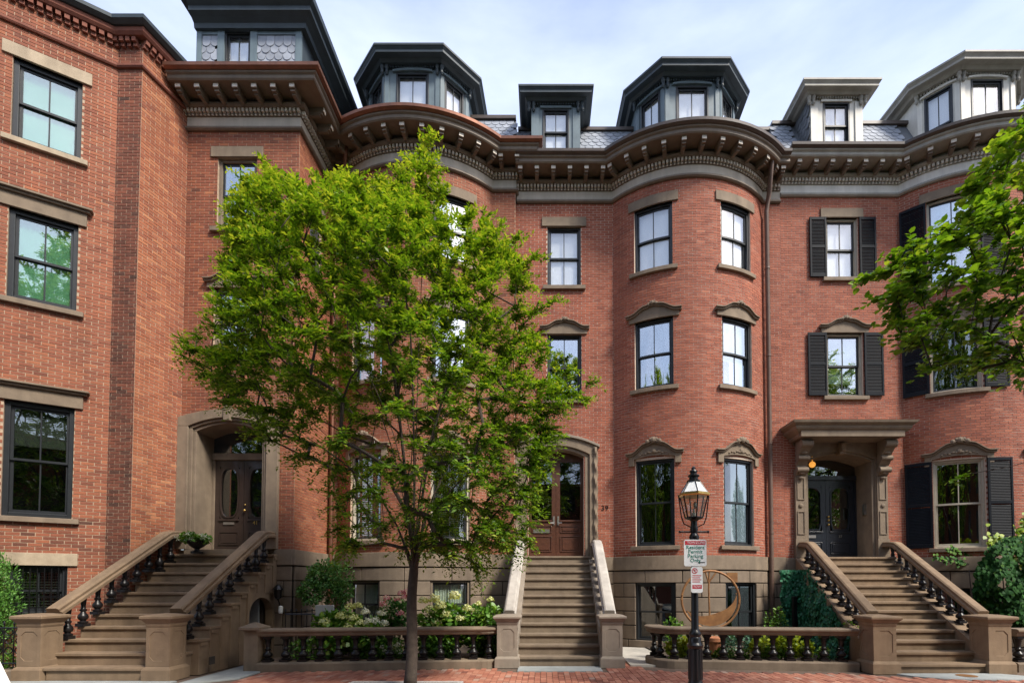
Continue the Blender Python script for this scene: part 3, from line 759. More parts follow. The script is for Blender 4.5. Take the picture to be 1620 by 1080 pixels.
# ---- dormers
def eave(D, plan, z0, z1, oh, m1, m2, back):
    def pf(o):
        q = offpoly(plan, o); return [(q[0][0], back)] + q[1:-1] + [(q[-1][0], back)] if len(plan) > 3 else q
    mb = MB(); t = z1 - z0
    mb.sweep(pf, [(-.1, z0), (oh * .35, z0), (oh * .5, z0 + t * .25), (oh * .85, z0 + t * .3), (oh * .85, z0 + t * .55), (oh * .95, z0 + t * .75), (oh, z0 + t * .8), (oh, z1), (-.1, z1 + .02)])
    e = build('eave', mb, m1, D)
    q = pf(oh * .9); mb = MB(); mb.face([(x, y, z1 + .02) for x, y in q]); mb.face([(x, y, z1 - t * .6) for x, y in pf(.0)]); build('roof', mb, 'roof_felt', D)
    mb = MB()
    for x, y, a in walkpath(pf(.0)[1:-1] if len(plan) > 3 else pf(.0), .07, .03):
        T = Matrix.Translation((x, y, z0)) @ Matrix.Rotation(a, 4, 'Z')
        mb.box(-.018, .018, -.07, 0.0, -.055, .0, lambda p: tuple(T @ Vector(p)))
    w_ = build('eave_dentils', mb, m2, D); w_['kind'] = 'stuff'
    for x, y in plan[1:-1]:
        for k in (-1, 1):
            mb = MB(); mb.lathe([(.02, -.26), (.045, -.22), (.035, -.12), (.055, -.08), (.055, 0)], (x + k * .06, y - .06, z0 + .02), 8); build('eave_bracket', mb, m2, D)
def bay_dormer(H, cx, yb, ZB, m1, m2, shade=1.0):
    yf = yb - .55; plan = [(cx - 1.47, yb + 1.9), (cx - 1.36, yb + .12), (cx - .72, yf), (cx + .72, yf), (cx + 1.36, yb + .12), (cx + 1.47, yb + 1.9)]
    zb, zt = ZB + .83, ZB + 2.93; mb = MB(); wins = []
    for i in range(5):
        S = Flat(plan[i], plan[i + 1])
        ops = []
        if 0 < i < 4:
            h_ = .43 if i == 2 else .31; ops = [(S.len / 2 - h_, S.len / 2 + h_, zb + .45, zb + 1.96)]; wins.append((S, ops[0]))
        wall_shell(S, zb, zt, ops, mb, .12)
        if 0 < i < 4:
            mb.lbox(S, .0, .11, .0, .03, zb, zt - .2); mb.lbox(S, S.len - .11, S.len, .0, .03, zb, zt - .2)
            sc = S.len / 2; e = h_ + .09
            mb.strip(S, [sc - e + 2 * e * k / 12 for k in range(13)], lambda q: zb + 1.96 + .03 * (1 - ((q - sc) / e) ** 2), lambda q: zb + 2.0 + .06 * (1 - ((q - sc) / e) ** 2), -.02, .06)
    D = build('dormer', mb, m1, H, nofix=True)
    for S, r in wins: window(H, S, *r, host=D, sill=False, shade=shade, rows=(.36,), o=.015, fr='black_paint', fw=.045)
    eave(D, plan, zt, zt + .25, .40, m2, m2, yb + 2.6)
def box_dormer(H, cx, yf, hw, ZB, m1, m2, ww=.36):
    zb, zt = ZB + .83, ZB + 2.54
    S = Flat((cx - hw, yf), (cx + hw, yf)); r = (hw - ww, hw + ww, ZB + 1.18, ZB + 2.42); mb = MB()
    wall_shell(S, zb, zt, [r], mb, .12)
    mb.face([(cx - hw, yf, zb), (cx - hw, yf, zt), (cx - hw, yf + 2.6, zt), (cx - hw, yf + 2.6, zb)]); mb.face([(cx + hw, yf, zb), (cx + hw, yf, zt), (cx + hw, yf + 2.6, zt), (cx + hw, yf + 2.6, zb)])
    for a, b in ((0, .2), (2 * hw - .2, 2 * hw)): mb.lbox(S, a, b, 0, .03, zb, zt - .12)
    mb.lbox(S, r[0] - .06, r[1] + .06, .0, .045, r[3] + .0, r[3] + .06)
    D = build('dormer', mb, m1, H, nofix=True)
    window(H, S, *r, host=D, sill=False, shade=1.0, o=.015, fr='black_paint', fw=.045)
    eave(D, [(cx - hw, yf + 2.5), (cx - hw, yf), (cx + hw, yf), (cx + hw, yf + 2.5)], zt, zt + .24, .34, m2, m2, yf + 2.5)
    if m1 == 'dormer_cream': slates(D, (cx - hw - .004, yf + 1.6, zb), (0, -1, 0), (0, 0, 1), 1.5, zt - zb - .1, .2, .16, 'slate', 'cut')
    return D
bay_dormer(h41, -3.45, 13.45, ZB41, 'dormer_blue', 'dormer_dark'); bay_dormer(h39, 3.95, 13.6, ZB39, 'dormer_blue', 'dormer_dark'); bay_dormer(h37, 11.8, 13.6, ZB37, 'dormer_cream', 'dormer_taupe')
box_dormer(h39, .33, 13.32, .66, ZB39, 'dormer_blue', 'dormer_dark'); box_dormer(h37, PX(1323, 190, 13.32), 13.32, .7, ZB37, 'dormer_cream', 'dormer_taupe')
# entrance block mansard of number 41
yf = 11.72; zb, zt = ZB41 + .82, PZ(50, yf)
S = Flat((-8.28, yf), (-5.78, yf)); xw = (PX(357, 75, yf) + 8.28, PX(398, 75, yf) + 8.28)
r = (xw[0], xw[1], zt - .95, zt - .04); mb = MB(); wall_shell(S, zb, zt, [r], mb, .12); wall_shell(Flat((-5.78, yf), (-5.78, 14.6)), zb, zt, [], mb)
D = build('mansard', mb, 'dormer_dark', h41, nofix=True)
mb = MB()
for a, b in ((0, .12), (xw[0] - .16, xw[0]), (xw[1], xw[1] + .16), (2.36, 2.5)): mb.lbox(S, a, b, .0, .06, zb, zt - .05)
mb.lbox(S, .12, xw[0] - .16, .0, .05, zt - .13, zt - .05); mb.lbox(S, xw[1] + .16, 2.36, .0, .05, zt - .13, zt - .05)
sc = sum(xw) / 2; e = (xw[1] - xw[0]) / 2 + .1
mb.strip(S, [sc - e + 2 * e * k / 12 for k in range(13)], lambda q: zt - .05 + .04 * (1 - ((q - sc) / e) ** 2), lambda q: zt + .0 + .07 * (1 - ((q - sc) / e) ** 2), .0, .10)
build('mansard_trim', mb, 'dormer_blue', D)
window(h41, S, *r, host=D, sill=False, shade=1.0, rows=(.2,), o=.03, fw=.04)
for a, b in ((.12, xw[0] - .16), (xw[1] + .16, 2.36)): slates(D, (-8.28 + a, yf - .002, zb), (1, 0, 0), (0, 0, 1), b - a, zt - zb - .26, .205, .17, 'slate_pale')
pm = [(-8.3, yf), (-5.78, yf), (-5.78, 14.6)]; pf = lambda o: offpoly(pm, o); t0 = zt - .05
mb = MB(); mb.sweep(pf, [(-.1, t0), (.12, t0), (.14, t0 + .1), (.24, t0 + .16), (.33, t0 + .2), (.33, t0 + .3), (.42, t0 + .36), (.44, t0 + .46), (-.1, t0 + .5)]); build('mansard_cornice', mb, 'dormer_dark', D)
deck(D, [(-8.5, yf - .4), (-5.4, yf - .4), (-5.4, 14.6), (-8.5, 14.6)], t0 + .47, 'roof_felt')

# ---- downspouts
def downspout(H, pts, r, mt):
    mb = MB(); mb.tube(pts, r, 10)
    z = pts[-1][2] + .4
    while z < pts[-2][2] - .2: mb.lathe([(r + .012, 0), (r + .012, .04)], (pts[-1][0], pts[-1][1], z), 10); z += 2.4
    build('downspout', mb, mt, H, smooth=True)
downspout(h41, [(-5.12, 12.75, ZB41 + .86), (-5.12, 12.75, ZB41 + .55), (-5.25, 12.95, ZB41 + .15), (-5.62, 13.33, ZB41 - .35), (-5.62, 13.33, .3)], .055, 'copper')
downspout(h39, [(6.0, 12.95, ZB39 + .86), (6.0, 12.97, ZB39 + .6), (6.08, 13.3, ZB39 + .1), (6.08, 13.48, ZB39 - .3), (6.08, 13.48, .2)], .06, 'pipe_brown')
# ------------------------------------------------------------------ doorways
def arch_ring(mb, S, sc, hi, ho, z0, zi, ri, zo, ro, o0, o1, n=24):
    mb.lbox(S, sc - ho, sc - hi, o0, o1, z0, zi); mb.lbox(S, sc + hi, sc + ho, o0, o1, z0, zi)
    ss = [sc - ho + 2 * ho * k / n for k in range(n + 1)] + [sc - hi, sc + hi]; ss = sorted(set(round(x, 5) for x in ss))
    mb.strip(S, ss, lambda q: zi + .001 + ri * max(0, 1 - ((q - sc) / hi) ** 2), lambda q: zo + ro * max(0, 1 - ((q - sc) / ho) ** 2), o0, o1)
def plate(mb, S, a, b, z0, z1, shape, o0, o1, bead=.03):     # board with a shaped hole; shape(u) -> (x, z) in -1..1
    n = 28; cx, cz, hx, hz = (a + b) / 2, (z0 + z1) / 2, (b - a) / 2, (z1 - z0) / 2
    rin, rout, rb = [], [], []
    for k in range(n):
        x, z = shape(2 * pi * k / n); m_ = max(abs(x / .999), abs(z / .999), 1e-6)
        rin.append((cx + x * hx * .86, cz + z * hz * .92)); rout.append((cx + hx * max(-1, min(1, x / m_)), cz + hz * max(-1, min(1, z / m_)))); rb.append((cx + x * hx * .97, cz + z * hz * .965))
    f = lambda pts, o: [S.pt(x, o, z) for x, z in pts]
    rows = [f(rout, o1), f(rb, o1), f(rb, o1 + .022), f(rin, o1 + .022), f(rin, o0)]
    mb.grid([list(r) for r in zip(*rows)] + [[r[0] for r in rows]])
def sup(pw):
    def s_(t):
        c, s = cos(t), sin(t); return (math.copysign(abs(c) ** pw, c), math.copysign(abs(s) ** pw, s))
    return s_
def roundtop(t):
    c, s = cos(t), sin(t)
    if s >= 0: x, z = c, .62 + .38 * s
    else:
        m_ = max(abs(c), abs(s)); x, z = c / m_, s / m_
        if z > -.999: z = z * 1.0; x = math.copysign(1, c)
        z = min(.62, z if abs(s) >= abs(c) else -abs(s) / abs(c) * 1.62 + .62)
    return x, z
def leaf(H, S, a, b, z0, z1, o, mt, gz, kind, gmt='door_glass'):
    mb = MB(); t = .11; d0 = o - .05
    mb.lbox(S, a, a + t, d0, o, z0, z1); mb.lbox(S, b - t, b, d0, o, z0, z1)
    mb.lbox(S, a + t, b - t, d0, o - .002, z1 - t, z1); mb.lbox(S, a + t, b - t, d0, o - .002, z0, gz[0])
    if gz[1] < z1 - t - .01: mb.lbox(S, a + t, b - t, d0, o - .002, gz[1], z1 - t)
    if kind == 'oval': plate(mb, S, a + t, b - t, gz[0], gz[1], sup(.62), o - .03, o - .004)
    if kind == 'round': plate(mb, S, a + t, b - t, gz[0], gz[1], roundtop, o - .03, o - .004)
    Dd = build('door', mb, mt, H)
    mb = MB(); mb.lbox(S, a + t - .01, b - t + .01, o - .036, o - .032, gz[0] - .01, gz[1] + .01); build('pane', mb, gmt, Dd)
    pn = MB()
    bands = [(z0 + .14, z0 + .14 + (gz[0] - z0) * .42), (z0 + .2 + (gz[0] - z0) * .46, gz[0] - .16)]
    for c, d in bands:
        if d - c < .08: continue
        for e, q, r_, s_ in ((a + t, b - t, c, c + .022), (a + t, b - t, d - .022, d), (a + t, a + t + .022, c + .022, d - .022), (b - t - .022, b - t, c + .022, d - .022)): pn.lbox(S, e, q, o - .001, o + .018, r_, s_)
        pn.lbox(S, a + t + .06, b - t - .06, o - .001, o + .012, c + .05, d - .05)
    pn.lbox(S, a + t - .01, b - t + .01, o - .001, o + .03, gz[0] - .05, gz[0] - .015)
    build('panel', pn, mt, Dd, bevel=.004)
    return Dd
# number 39
S = S39f; sc = 1.11; z0 = 2.40
mb = MB(); arch_ring(mb, S, sc, .90, 1.11, z0, 5.15, .24, 5.36, .28, -.06, .075); SUR = build('door_surround', mb, 'brownstone', h39, bevel=.01)
mb = MB(); arch_ring(mb, S, sc, .78, .897, z0, 5.10, .20, 5.14, .26, -.38, .02); mb.lbox(S, sc - .95, sc + .95, -.40, .1, z0 - .12, z0 - .004); build('reveal', mb, 'brownstone', SUR, bevel=.008)
mb = MB(); n_ = 40
for k in range(n_ + 1):
    q = sc - 1.16 + 2.32 * k / n_
mb.strip(S, [sc - 1.17 + 2.34 * k / 30 for k in range(31)], lambda q: 5.33 + .30 * (1 - ((q - sc) / 1.17) ** 2), lambda q: 5.40 + .30 * (1 - ((q - sc) / 1.17) ** 2), -.02, .13); build('hood_mould', mb, 'brownstone_grey', SUR, bevel=.008)
for sx in (-1, 1):                                   # rope twist colonnettes
    cx, cy, _ = S.pt(sc + sx * 1.06, .085, 0); mb = MB(); rows = []
    for k in range(60):
        z = z0 + .5 + (5.34 - z0 - .5) * k / 59; a0 = k * .62
        rows.append([(cx + (.052 + .016 * cos(2 * (2 * pi * j / 10) + a0)) * cos(2 * pi * j / 10), cy + (.052 + .016 * cos(2 * (2 * pi * j / 10) + a0)) * sin(2 * pi * j / 10), z) for j in range(10)])
    mb.grid(rows, True, True); mb.lathe([(.075, 0), (.075, .38), (.06, .42), (.07, .5)], (cx, cy, z0), 10); build('rope_column', mb, 'brownstone', SUR, smooth=True)
od = -.26
for sx in (-1, 1):
    a, b = (sc - .78, sc - .004) if sx < 0 else (sc + .004, sc + .78)
    Dd = leaf(h39, S, a, b, z0 + .005, 5.28, od, 'wood_door', (z0 + 1.02, 5.02), 'plain')
    mb = MB(); q = sc + sx * .06; mb.lbox(S, q - .025, q + .025, od, od + .015, z0 + .88, z0 + 1.12); x, y, z = S.pt(q, od + .05, z0 + .93); mb.tube([S.pt(q, od, z0 + .93), S.pt(q, od + .05, z0 + .93), S.pt(q + sx * .1, od + .06, z0 + .93)], .012, 8); build('handle', mb, 'nickel', Dd)
    if sx < 0: mb = MB(); mb.lbox(S, sc - .62, sc - .18, od, od + .022, z0 + .66, z0 + .76); build('letter_slot', mb, 'nickel', Dd)
x, y, z = S.pt(sc + 1.31, .012, 3.70); text_mesh('house_number', '39', .2, 'iron', h39, (x, y, z))
# number 41
S = S41f; sc = 1.115; z0 = 2.45
mb = MB(); arch_ring(mb, S, sc, .90, 1.17, z0, 5.28, .20, 5.48, .20, -.06, .10); SUR = build('door_surround', mb, 'brownstone', h41, bevel=.01)
mb = MB(); arch_ring(mb, S, sc, .83, .898, z0, 5.24, .18, 5.275, .205, -.06, .055); arch_ring(mb, S, sc, .765, .828, z0, 5.18, .18, 5.235, .185, -.64, .01); mb.lbox(S, sc - .95, sc + .95, -.68, .08, z0 - .14, z0 - .004)
mb.lbox(S, sc - .764, sc + .764, -.645, -.55, 4.66, 4.82); mb.lbox(S, sc - .764, sc - .70, -.645, -.58, z0, 4.66); mb.lbox(S, sc + .70, sc + .764, -.645, -.58, z0, 4.66)
build('reveal', mb, 'brownstone', SUR, bevel=.008)
mb = MB(); mb.strip(S, [sc - .08, sc + .08], lambda q: 5.40, lambda q: 5.75, -.02, .14); build('keystone', mb, 'brownstone', SUR, bevel=.015)
od = -.60
mb = MB(); mb.lbox(S, sc - .764, sc + .764, od - .03, od - .025, 4.82, 5.38); build('transom_pane', mb, 'door_glass', SUR)
for sx in (-1, 1):
    a, b = (sc - .70, sc - .004) if sx < 0 else (sc + .004, sc + .70)
    Dd = leaf(h41, S, a, b, z0 + .005, 4.655, od, 'door_black', (z0 + .78, 4.50), 'oval')
    if sx < 0:
        mb = MB(); mb.lbox(S, sc - .48, sc - .22, od, od + .02, z0 + .64, z0 + .70); build('letter_slot', mb, 'nickel', Dd)
        mb = MB(); c = S.pt(sc + .05, od + .05, z0 + .98); mb.lump(c, .035); c = S.pt(sc + .05, od + .03, z0 + 1.12); mb.lump(c, .022); build('handle', mb, 'brass', Dd, smooth=True)
    else:
        x, y, z = S.pt(sc + .30, od + .022, z0 + .68); text_mesh('house_number', '41', .13, 'brass', Dd, (x, y, z))
# number 37: pilasters, consoles, canopy
S = S37f; sc = 1.5; z0 = 2.36
mb = MB(); arch_ring(mb, S, sc, .93, 1.0, z0, 5.02, .22, 5.48, 0, -.06, .06); mb.lbox(S, sc - 1.25, sc + 1.25, -.06, .05, 5.40, 5.60); SUR = build('door_surround', mb, 'brownstone', h37, bevel=.008)
mb = MB(); arch_ring(mb, S, sc, .86, .928, z0, 4.98, .20, 5.0, .24, -.72, .02); mb.lbox(S, sc - .95, sc + .95, -.75, .1, z0 - .14, z0 - .004); mb.lbox(S, sc - .86, sc + .86, -.70, -.02, 5.22, 5.3); build('reveal', mb, 'brownstone', SUR)
for sx in (-1, 1):
    q = sc + sx * 1.1; mb = MB()
    mb.lbox(S, q - .16, q + .16, -.02, .12, z0, z0 + .5); mb.lbox(S, q - .14, q + .14, -.02, .10, z0 + .5, 4.75)
    for a, b in ((z0 + .62, z0 + 1.25), (z0 + 1.55, z0 + 2.2)):
        mb.lbox(S, q - .10, q - .075, .10, .12, a, b); mb.lbox(S, q + .075, q + .10, .10, .12, a, b); mb.lbox(S, q - .075, q + .075, .10, .12, b - .03, b); mb.lbox(S, q - .075, q + .075, .10, .12, a, a + .03)
    T = lambda p: S.pt(q + p[0], p[1], p[2])
    mb.lump((0, .11, z0 + 1.4), .06, (1, .5, 1), 10, 5, T)
    build('pilaster', mb, 'brownstone', SUR, bevel=.008)
    mb = MB()
    prof = [(.10, 4.55), (.16, 4.6), (.20, 4.72), (.17, 4.82), (.24, 4.9), (.30, 4.98), (.28, 5.08), (.36, 5.16), (.46, 5.26), (.50, 5.38), (.46, 5.46), (.10, 5.46)]
    mb.grid([[S.pt(q + e, o, z) for o, z in prof] for e in (-.13, .13)], True, True)
    for o, z, r_ in ((.2, 4.7, .075), (.27, 5.0, .07), (.43, 5.34, .105)):
        a0, b0 = Vector(S.pt(q - .15, o, z)), Vector(S.pt(q + .15, o, z)); mb.tube([a0, b0], r_, 12)
    for o, z in ((.31, 5.13), (.17, 4.62), (.13, 4.5)): mb.lump((0, o + .02, z), .06, (1.5, .6, .7), 8, 5, T)
    build('console', mb, 'brownstone', SUR, smooth=True)
mb = MB(); mb.lbox(S, sc - .09, sc + .09, .0, .2, 5.12, 5.44); mb.lbox(S, sc - .07, sc + .07, .2, .25, 5.2, 5.42); build('keystone', mb, 'brownstone_tan', SUR, bevel=.02)
cp = [(6.5 + sc - 1.34, 13.6), (6.5 + sc - 1.34, 13.05), (6.5 + sc + 1.34, 13.05), (6.5 + sc + 1.34, 13.6)]
mb = MB(); pf = lambda o: [(offpoly(cp, o)[0][0], 13.61)] + offpoly(cp, o)[1:3] + [(offpoly(cp, o)[3][0], 13.61)]
mb.sweep(pf, [(-.5, 5.47), (-.02, 5.47), (.02, 5.52), (.02, 5.56), (.14, 5.66), (.16, 5.70), (.16, 5.74), (.24, 5.80), (.26, 5.86), (-.5, 5.9)]); build('canopy', mb, 'brownstone', SUR)
mb = MB(); mb.box(cp[0][0], cp[2][0], 12.95, 13.6, 5.475, 5.88); build('canopy_core', mb, 'brownstone', SUR)
od = -.68
mb = MB(); mb.lbox(S, sc - .86, sc + .86, od - .04, od + .05, 4.60, 4.72); mb.lbox(S, sc - .86, sc - .80, od - .04, od + .03, z0, 4.6); mb.lbox(S, sc + .80, sc + .86, od - .04, od + .03, z0, 4.6); build('door_frame', mb, 'door_navy', SUR)
mb = MB(); mb.lbox(S, sc - .86, sc + .86, od - .03, od - .025, 4.72, 5.2); build('transom_pane', mb, 'door_glass', SUR)
for sx in (-1, 1):
    a, b = (sc - .80, sc - .004) if sx < 0 else (sc + .004, sc + .80)
    Dd = leaf(h37, S, a, b, z0 + .005, 4.595, od, 'door_navy', (z0 + .80, 4.44), 'round')
    if sx < 0: mb = MB(); mb.lbox(S, sc - .62, sc - .3, od, od + .02, z0 + .60, z0 + .68); build('letter_slot', mb, 'nickel', Dd)
    else:
        mb = MB()
        for z in (.98, 1.1, 1.2): mb.lump(S.pt(sc + .06, od + .03, z0 + z), .032)
        build('handle', mb, 'brass', Dd, smooth=True)
        x, y, z = S.pt(sc + .4, od + .004, z0 + .64); text_mesh('house_number', '37', .1, 'nickel', Dd, (x, y, z))
mb = MB(); c = S.pt(sc - .52, -.38, 4.98); mb.lump(c, .085, (1, 1, 1), 14, 9); mb.tube([(c[0], c[1], c[2] + .08), (c[0], c[1], 5.22)], .01, 6)
tag(build('porch_lamp', mb, 'lamp_bulb', smooth=True), 'glowing amber globe lamp hanging above the navy double door', 'lamp')
mb = MB(); mb.lbox(S, sc + .80, sc + .86, -.30, -.22, 3.55, 3.85); build('door_bell', mb, 'nickel', h37)

# ------------------------------------------------------------------ stoops
def baluster_mesh():
    b = MB(); b.box(-.085, .085, -.085, .085, 0, .09)
    b.lathe([(.07, .09), (.085, .11), (.085, .14), (.05, .16), (.05, .18), (.078, .21), (.09, .27), (.082, .33), (.05, .39), (.042, .43), (.06, .46), (.06, .49), (.042, .51), (.040, .60), (.05, .74), (.055, .84), (.075, .87), (.075, .90)], seg=12)
    b.box(-.075, .075, -.075, .075, .90, 1.0)
    return meshof(b, 'baluster_black', True)
BAL = baluster_mesh()                                    # one metre tall, scaled to fit
def baluster(parent, x, y, z0, z1, rz=0, sc=1.0):
    o = link('baluster', BAL, parent, (x, y, z0), rz); o.scale = (sc, sc, z1 - z0); return o
def newel(parent, x, y, z0, h, w_, mt):
    def octa(b, s_, z): return [(x + s_ * b * i, y + s_ * b * j, z) for i, j in ((-1, -1), (1, -1), (1, 1), (-1, 1))]
    def ringpile(mb, lv): mb.grid([octa(1, r, z0 + z) for r, z in lv], True, True)
    mb = MB(); hw = w_ / 2
    ringpile(mb, [(hw * 1.22, 0), (hw * 1.22, h * .17), (hw * 1.12, h * .20), (hw, h * .215), (hw, h * .22)])
    ringpile(mb, [(hw * .955, h * .22), (hw * .955, h * .80)])
    N = build('newel', mb, mt, parent, bevel=.01)
    mb = MB(); t = hw * .30; za, zb = z0 + h * .222, z0 + h * .80; zm = (za + zb) / 2
    for k in range(4):                                   # raised frame around a long octagonal panel on each face
        T = Matrix.Translation((x, y, 0)) @ Matrix.Rotation(k * pi / 2, 4, 'Z')
        outl = [(-hw, za), (hw, za), (hw, zb), (-hw, zb)]
        c = hw * .34; i_ = hw - t; inn = [(-i_ + c, za + .09), (i_ - c, za + .09), (i_, za + .09 + c), (i_, zb - .07 - c), (i_ - c, zb - .07), (-i_ + c, zb - .07), (-i_, zb - .07 - c), (-i_, za + .09 + c)]
        out8 = [outl[0], outl[1], outl[1], outl[2], outl[2], outl[3], outl[3], outl[0]]
        f = lambda p, yy: tuple(T @ Vector((p[0], yy, p[1])))
        rows = [[f(p, -hw) for p in out8], [f(p, -hw) for p in inn], [f((p[0] * .96, zm + (p[1] - zm) * .97), -hw * .9) for p in inn]]
        rows = [r + [r[0]] for r in rows]; mb.grid(rows)
    build('panel', mb, mt, N)
    mb = MB(); ringpile(mb, [(hw * 1.0, h * .80), (hw * 1.06, h * .83), (hw * 1.06, h * .86), (hw * 1.26, h * .91), (hw * 1.38, h * .93), (hw * 1.38, h * .965), (hw * 1.30, h * .975), (hw * .5, h * 1.0), (.01, h * 1.0)]); build('cap', mb, mt, N, bevel=.006)
    return N
def rail(parent, p0, p1, p2, w_, mt, h_=.19):              # handrail from newel (p0) up to p1, then easing level to p2
    p0, p1, p2 = Vector(p0), Vector(p1), Vector(p2); pts = [p0.lerp(p1, k / 6) for k in range(7)]
    for k in range(1, 7):
        t = k / 6; e = p1 + (p1 - p0).normalized() * .12; pts.append(p1 * (1 - t) ** 2 + e * 2 * t * (1 - t) + p2 * t * t)
    pr = [(-.5, -.75), (.5, -.75), (.5, -.45), (.38, -.38), (.40, -.12), (.28, 0), (-.28, 0), (-.40, -.12), (-.38, -.38), (-.5, -.45)]
    mb = MB(); rows = []
    for i, p in enumerate(pts):
        d = (pts[min(i + 1, len(pts) - 1)] - pts[max(i - 1, 0)]).normalized(); s_ = Vector((1, 0, 0)); u = s_.cross(d); u = -u if u.z < 0 else u
        rows.append([p + s_ * (a * w_) + u * (b * h_) for a, b in pr])
    mb.grid(rows, True, True)
    return build('handrail', mb, mt, parent, bevel=.006)
def lerp(a, b, t): return a + (b - a) * t
def stoop(label, n, zf, y1, t, xl, xr, yend, mt, nw, railz, nb, style, rw=.30, over=.16, zfloor=None, tmt=None, rmt=None):
    T = thing('stoop', label, 'stoop', ((xl[0] + xr[0]) / 2, y1, 0))
    yb = y1 + t * (n - 1)
    for k in range(1, n + 1):
        y = y1 + t * (k - 1); u = (y - y1) / (yb - y1); a, b = lerp(*xl, u), lerp(*xr, u); z = zf(k)
        ov = over if style == 'tread' else -.10
        if k <= 2 and nw: ov = min(ov, -.10) if k == 1 else ov * .3
        y2 = yend if k == n else y + t + .035
        mb = MB(); mb.box(a - ov, b + ov, y, y2, z - .055, z); zz = zfloor(k) if zfloor else 0.0
        mb.box(a - ov + .03, b + ov - .03, y + .035, y2 - (.0 if k == n else .001), zz, z - .056)
        if style == 'tread' and k > 2:
            mb.box(b + ov - .028, b + ov - .004, y + .05, y + t * .8, z - .13, z - .058)
        build('step', mb, tmt or mt, T, bevel=.01)
    for sx, (xa, xb), nx in ((-1, xl, nw[0]), (1, xr, nw[1])):
        rail(T, (lerp(nx, xa, .35), nw[2] + .12, railz[0]), (xb, yend - .5, railz[1] - .02), (xb, yend - .03, railz[1] + .05), rw, rmt or mt)
        if style == 'stringer':
            mb = MB(); ws = .2; ya, yc = nw[2] + .1, yend - .02
            za = zf(1) + .30; zc = zf(n) + .0
            rows = []
            for y, x, zt in ((ya, lerp(nx, xa, .3), za), (yc, xb, zc)):
                rows.append([(x - ws, y, zt), (x + ws * .9, y, zt), (x + ws * .9, y, max(zt - 1.4, -.02)), (x - ws, y, max(zt - 3, -.02))])
            mb.grid(rows, True, True); build('stringer', mb, mt, T, bevel=.01)
        for k in range(nb):
            u = (k + .75) / (nb + .35); y = lerp(nw[2] + .22, yend - .12, u); x = lerp(lerp(nx, xa, .35), xb, u)
            if style == 'tread':
                kk = min(n, max(1, int((y + .06 - y1) / t) + 1)); z0 = zf(kk)
            else: z0 = lerp(zf(1) + .32, zf(n) + .01, (y - nw[2] - .1) / (yend - .12 - nw[2]))
            zr = lerp(railz[0], railz[1], (y - nw[2] - .12) / (yend - .62 - nw[2]))
            baluster(T, x, y, z0, min(zr, railz[1] + .04) - .125, 0, .92)
        newel(T, nx, nw[2], 0, nw[3], nw[4], mt)
    return T
st41 = stoop('tan brownstone stoop with black turned balusters leading up to the black door of number 41', 11, lambda k: .02 + .21 * k, 8.62, .275, (-8.60, -8.32), (-6.42, -6.24), 11.56, 'brownstone_tan', (-8.74, -6.55, 8.82, 1.14, .40), (1.22, 2.80), 9, 'tread', .30, .17,
             zfloor=lambda k: 1.44 if k >= 8 and k <= 11 else 0.0)
st39 = stoop('straight grey brownstone stoop leading up to the mahogany double door in the middle', 12, lambda k: .2 * k, 10.17, .293, (-.66, -.62), (1.34, 1.40), 13.56, 'brownstone_grey', (-.72, 1.36, 10.22, 1.05, .40), (1.12, 2.78), 9, 'stringer', .27, tmt='brownstone', rmt='rail_pale')
st37 = stoop('brownstone stoop at right between panelled newels leading up to the navy door', 13, lambda k: .181 * k, 9.35, .30, (6.32, 6.92), (8.42, 9.15), 13.5, 'brownstone_tan', (6.28, 8.40, 9.55, 1.08, .42), (1.14, 2.74), 10, 'stringer', .27)
# archway under the left stoop: wall with arch, passage, grey door
S = Flat((-6.13, 10.50), (-6.13, 11.58)); mb = MB()
mb.strip(S, [.0, .06, .062] + [.06 + .9 * k / 12 for k in range(1, 12)] + [.955, .96, 1.05], lambda q: 1.02 + .34 * math.sqrt(max(0, 1 - ((q - .51) / .452) ** 2)) if .061 < q < .956 else 0, lambda q: 1.46, -.16, .0); build('archway', mb, 'brownstone_tan', st41)
mb = MB(); mb.box(-8.2, -6.35, 11.44, 11.5, 0, 1.5); mb.box(-7.6, -7.5, 10.4, 11.5, 0, 1.5); build('passage_wall', mb, 'stone_joint', st41)
mb = MB(); mb.box(-7.0, -6.4, 11.36, 11.42, .05, 1.32); build('area_door', mb, 'grey_door', st41)
mb = MB(); mb.box(-6.112, -6.09, 9.28, 9.42, .18, .32); build('vent', mb, 'stone_joint', st41)

# flagstones in front of the stoops
def slab(pts, label, z=.016):
    mb = MB(); mb.grid([[(x, y, -.1) for x, y in pts], [(x, y, z) for x, y in pts]], True, True); return tag(build('flagstone', mb, 'flagstone', bevel=.006), label, 'paving slab')
slab([(-9.0, 7.9), (-6.2, 7.9), (-6.2, 8.61), (-9.0, 8.61)], 'long blue-grey flagstone below the bottom step of the left stoop')
slab([(-6.05, 8.2), (-5.3, 8.9), (-5.35, 10.3), (-6.05, 10.3)], 'grey flagstone beside the left stoop leading to its archway')
slab([(-.5, 9.6), (1.12, 9.6), (1.12, 10.16), (-.5, 10.16)], 'grey flagstone at the foot of the middle stoop')
slab([(6.45, 9.3), (6.6, 9.05), (6.9, 8.85), (7.3, 8.75), (9.0, 8.75), (8.3, 9.34), (6.5, 9.34)], 'rounded grey flagstone at the foot of the right stoop')
mb = MB(); c = (7.55, 9.08); mb.lathe([(.16, .017), (.16, .022), (.12, .024)], (c[0], c[1], 0), 20); tag(build('floor_grate', mb, 'rust_metal'), 'small rusty round cover set in the right flagstone', 'cover')

